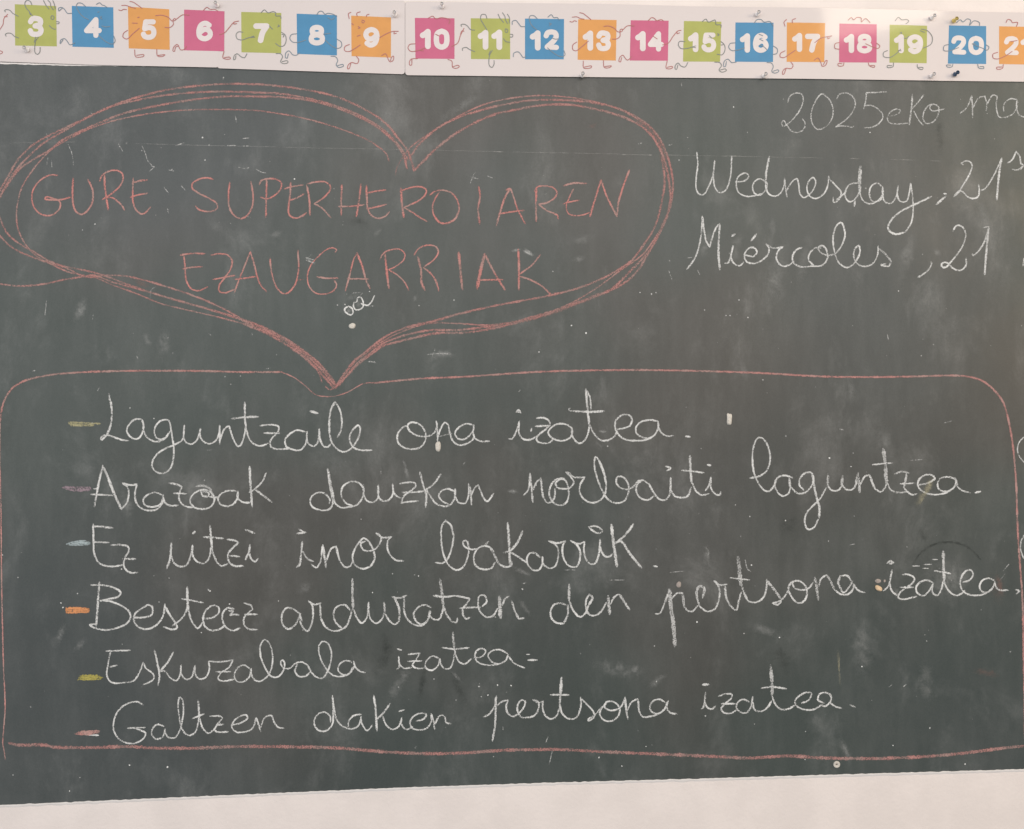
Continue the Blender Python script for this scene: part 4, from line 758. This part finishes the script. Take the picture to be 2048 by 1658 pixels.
CELLS = [ # number, strip, block, colour, corners TL TR BR BL, digits [(char,x0,x1,y0,y1)], doodle lines
 ('3', 0, 'A', GREEN, LN_G, (152,43,575,62,582,475,155,466), [('3',283,448,162,378)], '55,120 45,110 60,98 100,105 130,135 185,165;60,370 55,350 80,338 120,345 145,370 190,388;325,48 310,15 280,2 255,25 262,70 300,120 330,160;300,125 310,150;445,5 460,35 475,60 500,90;490,2 515,30 520,65 545,100;540,5 555,40 565,90;530,160 548,165 548,195 525,195 522,170 530,160;578,220 605,225 600,242 580,242;505,262 535,290 570,300;390,380 365,420 355,480 360,540 385,555 408,530 410,485;365,380 350,430'),
 ('4', 0, 'A', BLUEI, LN_B, (735,60,1160,75,1165,490,742,478), [('4',860,1042,175,388)], '600,110 598,85 630,75 660,95 690,135 735,135;604,112 640,80;615,445 620,412 660,395 690,425 715,458 765,440;617,446 645,408;875,65 840,35 800,30 782,55 800,110 850,170 905,200;985,45 1020,28 1045,50 1065,55 1095,75;1045,265 1080,275 1125,270;1040,170 1025,180 1045,195;1000,125 1015,120;1165,370 1178,420 1150,450 1090,430 1010,365'),
 ('5', 0, 'A', ORNG, LN_R, (1310,68,1733,95,1738,510,1318,495), [('5',1442,1603,197,408)], '1215,100 1240,108 1265,95 1295,98;1245,55 1290,55 1320,65 1385,85;1330,15 1360,20 1400,45 1455,85;1378,510 1390,580 1470,575 1472,560 1400,565;1605,505 1612,570 1660,578 1688,560 1620,566;1305,310 1265,340 1260,380 1300,398 1360,345 1425,290;1595,160 1650,155 1720,175 1765,215 1800,200 1790,188 1770,205 1775,250 1735,282 1690,280;1355,235 1405,238;1410,180 1425,175'),
 ('6', 0, 'B', PINK, LN_R, (-163,98,250,115,248,525,-163,515), [('6',-38,132,212,422)], '200,355 250,335 300,280 350,225 395,215;350,225 345,245 375,240;245,525 235,590 270,605 310,600 305,585 250,588;35,105 70,75 105,95 150,95 180,110;@A 1910,475 1885,505 1850,510 1815,455 1780,480 1770,520 1785,525 1800,480 1830,470;@A 1935,155 1870,152 1800,200'),
 ('7', 1, 'B', GREEN, LN_G, (422,122,832,132,832,545,425,535), [('7',545,712,238,442)], '625,130 660,100 695,130 750,118 775,130 775,160 825,165 830,188;440,330 395,325 370,350 380,395 430,408 500,385 560,380;520,380 550,368;835,330 870,355 882,410 860,465 820,475 775,445;840,350 860,360 850,380;480,550 455,590 420,580 380,550 350,570 345,612 360,605 368,570;780,548 825,550 845,580 825,630 850,650 900,640 895,622 840,630;710,265 742,298;800,255 815,265 795,275'),
 ('8', 1, 'B', BLUEI, LN_B, (990,140,1402,155,1402,568,995,552), [('8',1113,1280,255,465)], '1195,150 1220,118 1250,115 1280,145 1310,135 1360,145 1400,165;1310,180 1350,200 1375,180;990,345 935,355 920,395 950,430 1010,432 1085,410;1402,400 1445,430 1448,475 1410,495 1350,470 1280,410;1020,540 985,565 950,560 910,520 880,540 875,590 890,595 905,550;1340,575 1385,580 1410,615 1395,665 1420,690 1468,675 1465,660 1410,670;1265,350 1335,340'),
 ('9', 1, 'B', ORNG, LN_R, (1548,160,1956,178,1955,590,1552,575), [('9',1672,1838,278,488)], '1545,125 1520,140 1528,190;1640,120 1605,135 1610,165;1730,145 1705,155 1705,170;1660,205 1685,215 1670,235 1655,220;1555,240 1570,255;1620,270 1640,285 1620,290;1610,370 1640,360;1530,455 1485,475 1480,515 1520,528 1580,500 1640,460;1840,385 1900,350 1970,322 2030,320;1990,325 1985,345 2010,340;1600,575 1625,610 1610,650 1550,640 1515,670 1512,705 1528,700 1545,645;1860,568 1900,550 1925,600 1945,632 1975,620 1982,575 1965,580 1950,620'),
 ('10', 2, 'C', PINK, LN_R, (152,183,558,187,558,603,158,600), [('1',203,315,295,503),('0',345,508,293,508)], '290,185 335,165 365,190 430,180 510,205 500,245;155,448 100,455 82,490 110,525 170,520 260,490;205,515 240,520;530,475 590,440 620,360 655,290;620,350 635,315 655,320;180,600 115,605 95,640 105,670 118,665 122,610;490,608 530,625 540,690 580,698 608,680 595,668 545,682;365,350 400,368'),
 ('11', 2, 'C', GREEN, LN_G, (725,187,1128,190,1128,607,727,604), [('1',795,905,305,510),('1',935,1047,302,512)], '890,188 875,150 835,150 825,190 850,240 890,305;630,270 625,252 660,248 690,265 720,300 765,308;640,515 640,495 680,485 710,505 765,528;1005,145 1020,180 1040,205 1060,230;1050,130 1075,170 1080,200 1100,240;1100,145 1120,180 1120,235;1080,295 1100,300 1100,330 1080,328 1078,300;1128,350 1155,355 1150,378 1128,378;1060,395 1085,425 1125,432;945,515 920,560 910,620 915,670 940,690 962,660 963,620;925,520 910,560'),
 ('12', 2, 'C', BLUEI, LN_B, (1280,190,1680,195,1677,608,1280,607), [('1',1328,1440,310,518),('2',1470,1628,302,512)], '1150,250 1150,220 1185,208 1215,240 1240,270 1280,272;1160,580 1165,545 1210,530 1240,560 1260,588 1290,580;1405,190 1370,160 1330,165 1325,200 1350,260 1400,305;1515,175 1550,150 1575,180 1610,180 1630,205;1680,520 1690,560 1660,580 1600,560 1510,490;1560,390 1590,400 1625,398;1530,235 1550,245 1530,260'),
 ('13', 2, 'D', ORNG, LN_R, (-223,197,170,205,162,620,-229,612), [('1',-178,-70,312,520),('3',-40,112,312,523)], '@C 1810,430 1770,460 1770,505 1800,520 1860,480 1930,420;@C 1740,220 1765,225 1785,212 1808,218;@C 1765,175 1810,172 1850,190 1885,195;@C 1840,130 1870,135 1900,155 1955,200;40,270 80,265 140,285 185,325 225,320 232,300 210,300 205,330 205,370 170,398 125,400;@C 1877,625 1883,695 1960,690 1960,675 1890,685;35,620 45,690 100,690 118,675 50,680'),
 ('14', 2, 'D', PINK, LN_R, (315,207,703,212,695,622,305,620), [('1',360,468,318,525),('4',490,655,320,528)], '230,310 280,265 350,265;495,210 530,180 560,190 580,210 630,200 650,215;545,370 585,398;640,460 700,440 750,370 800,315 830,310;790,320 790,345 815,335;688,625 678,695 715,705 745,690 740,680 690,688;320,580 305,600 280,615 255,590 235,565 205,585 195,630 208,635 222,590'),
 ('15', 2, 'D', GREEN, LN_G, (860,215,1243,222,1230,632,850,630), [('1',900,1008,330,535),('5',1038,1190,333,535)], '1048,220 1085,195 1110,225 1180,205 1190,250 1240,255 1240,280;870,425 815,425 803,460 830,495 890,495 980,470;940,480 980,488;1240,425 1275,460 1278,520 1250,560 1200,555;1240,460 1262,458;900,640 870,685 830,675 800,645 775,665 770,705 785,708 798,665;1175,635 1225,640 1245,670 1220,715 1250,738 1295,720 1285,705 1235,715;1120,365 1145,390;1205,345 1222,355 1205,365'),
 ('16', 2, 'D', BLUEI, LN_B, (1387,230,1777,232,1772,635,1382,632), [('1',1432,1537,340,540),('6',1567,1727,335,540)], '1580,235 1610,200 1650,200 1680,225 1740,220 1775,265;1385,438 1335,445 1318,480 1345,515 1400,515 1480,490;1775,470 1815,500 1812,545 1770,558;1640,460 1680,480 1710,510;1395,635 1350,640 1310,605 1275,625 1268,680 1283,682 1295,630;1710,640 1755,645 1775,680 1760,730 1790,748 1832,730 1825,715 1775,728;1630,350 1665,365;1635,400 1670,418'),
 ('17', 2, 'E', ORNG, LN_R, (-120,205,230,210,222,568,-122,565), [('1',-72,20,300,475),('7',45,185,308,482)], '@D 1910,200 1885,225 1895,268;@D 2003,190 1970,205 1972,235;@D 1895,520 1850,545 1845,580 1880,590 1940,555 2000,515;@D 1955,635 1978,670 1960,700 1900,700 1870,735 1872,762 1885,755 1905,705;135,390 190,350 290,328;255,335 255,355 275,345;130,550 165,530 190,570 205,605 235,595 248,552 235,555 215,590'),
 ('18', 2, 'E', PINK, LN_R, (360,215,702,222,700,572,357,570), [('1',400,495,310,485),('8',520,660,310,487)], '440,185 470,160 490,180 520,160 560,165 560,200 600,170 640,205;360,388 322,400 320,440 360,450;702,395 730,420 715,442 680,435 600,400;402,575 395,600 350,600 348,582 385,582;625,575 635,600 680,615 683,600 645,598'),
 ('19', 2, 'E', GREEN, LN_G, (820,225,1162,235,1158,578,818,572), [('1',858,950,312,487),('9',978,1125,315,495)], '870,190 900,158 930,180 980,178 995,195 970,215;800,462 765,480 765,515 820,525 880,490 920,450;900,460 925,465;1110,265 1165,280 1210,340 1200,400 1130,440;1100,280 1140,295;855,575 850,610 800,615 798,600 840,600;1072,590 1078,620 1120,635 1125,618 1085,615;955,350 975,350 995,330;915,300 930,295 925,310'),
 ('20', 3, 'E', BLUEI, LN_B, (1362,232,1702,238,1702,585,1352,582), [('2',1383,1520,325,500),('0',1538,1682,328,502)], '1435,205 1465,180 1490,200 1530,172 1560,185 1550,230 1590,190 1640,205 1642,230;1362,405 1318,420 1315,460 1360,465 1450,435;1702,410 1728,430 1712,458 1680,445 1580,405;1575,400 1600,400;1398,588 1390,610 1345,610 1340,595 1380,595;1625,588 1635,620 1680,625 1680,610 1645,608'),
 ('21', 3, 'E', ORNG, LN_R, (1820,240,2170,247,2172,592,1820,585), [('2',1865,2000,332,505),('1',2015,2110,332,505)], '1885,205 1900,178 1930,185 1940,205 1990,205 1980,240;1808,478 1765,495 1768,530 1810,538 1880,510 1940,470;1930,380 1985,370;1860,590 1850,625 1800,630 1800,615 1845,612'),
]
for num, si, bk, cm, lm, cr, digs, dood in CELLS:
    par, d = strips[si]
    if num in ('6', '14'): d = min(x[1] for x in strips)
    ox, oy, s = BL[bk]
    P4 = [(ox + cr[i] / s, oy + cr[i + 1] / s) for i in (0, 2, 4, 6)]
    mb = MB(); ys = d - 0.00010
    g = 8; gv = {}
    for i in range(g + 1):
        for j in range(g + 1):
            u, v = i / g, j / g
            x = (P4[0][0] * (1 - u) + P4[1][0] * u) * (1 - v) + (P4[3][0] * (1 - u) + P4[2][0] * u) * v
            y = (P4[0][1] * (1 - u) + P4[1][1] * u) * (1 - v) + (P4[3][1] * (1 - u) + P4[2][1] * u) * v
            gv[i, j] = mb.vert(at(x, y, ys))
    for i in range(g):
        for j in range(g): mb.f.append((gv[i, j], gv[i + 1, j], gv[i + 1, j + 1], gv[i, j + 1]))
    cn = {GREEN: 'green', BLUEI: 'blue', ORNG: 'orange', PINK: 'pink'}[cm]
    sq = build('number_square', mb, cm, par)
    sq['label'] = cn + ' square printed with a white ' + num
    for ch, x0, x1, y0, y1 in digs:
        x0, x1, y0, y1 = ox + x0 / s, ox + x1 / s, oy + y0 / s, oy + y1 / s
        t = (y1 - y0) * (0.285 if ch in '17' else 0.255)
        segs = [[]]
        for tok in GLY[ch].split():
            if tok == '|': segs.append([segs[-1][-1].copy()])
            else:
                a, b = map(float, tok.split(','))
                segs[-1].append(Vector((x0 + t / 2 + (x1 - x0 - t) * a, y0 + t / 2 + (y1 - y0 - t) * b)))
        m2 = MB(); solid_path(m2, segs, t, ys - 0.00006)
        build('numeral', m2, INKW, sq)
    for ww, aa, segs in parse(bk, dood, 1.5, 1):
        m3 = MB(); solid_path(m3, segs, ww, ys - 0.00038, h=0.4e-6)
        build('doodle_line', m3, lm, sq)
for ww, aa, segs in parse('A', '-60,380 0,298 30,250 40,190 78,145;45,170 75,170;-30,500 0,520 25,530 20,545 0,552 -30,540', 1.5, 1):
    m3 = MB(); solid_path(m3, segs, ww, strips[0][1] - 0.0003)
    build('doodle_line', m3, LN_R, strips[0][0])

# ------------------------------------------------------------------ push pins
def pin(cx, cy, mat, label, depth, scale=1.0):
    e = empty('push_pin', at(cx, cy, depth))
    tag(e, label, 'push pin', 'push pins holding the number strips')
    k = 0.001 * scale
    m_, c_ = lathe([(0.4 * k, 0.0), (0.4 * k, 2.2 * k), (3.4 * k, 2.3 * k), (3.8 * k, 3.0 * k), (3.2 * k, 3.8 * k), (1.9 * k, 4.8 * k), (1.7 * k, 7 * k), (2.1 * k, 9 * k), (3.1 * k, 10 * k), (3.2 * k, 10.8 * k), (2.6 * k, 11.3 * k)], 20, cx, cy, depth)
    build('pin_grip', m_, mat, e, smooth=True)
    m_, c_ = lathe([(0.35 * k, -0.4 * k), (0.35 * k, 2.3 * k)], 8, cx, cy, depth)
    build('pin_needle', m_, STEEL, e)
    return e
pz = SY - 0.0006
pin(56, 101, CLEAR, 'clear push pin just below the green 3', pz)
pin(435, 12, CLEAR, 'clear push pin at the top of the seam right of the pink 6', pz)
pin(790, 31, CLEAR, 'clear push pin above and right of the orange 9', pz - 0.0)
pin(884, 14, CLEAR, 'clear push pin over the first card with a two-digit number', pz)
pin(1164, 152, CLEAR, 'clear push pin at the strip\'s lower edge between 12 and 13', pz)
pin(1513, 30, CLEAR, 'clear push pin above the blue 16', pz)
pin(1527, 153, CLEAR, 'clear push pin below the blue 16', pz)
pin(1862, 37, CLEAR, 'clear push pin right above the green 19', pz)
pin(1861, 153, CLEAR, 'clear push pin right below the green 19', pz)
pin(1906, 43, YPIN, 'yellow push pin above the blue 20', SY - 0.0003)
pin(1908, 150, BPIN, 'dark blue push pin below the blue 20', SY - 0.0003)
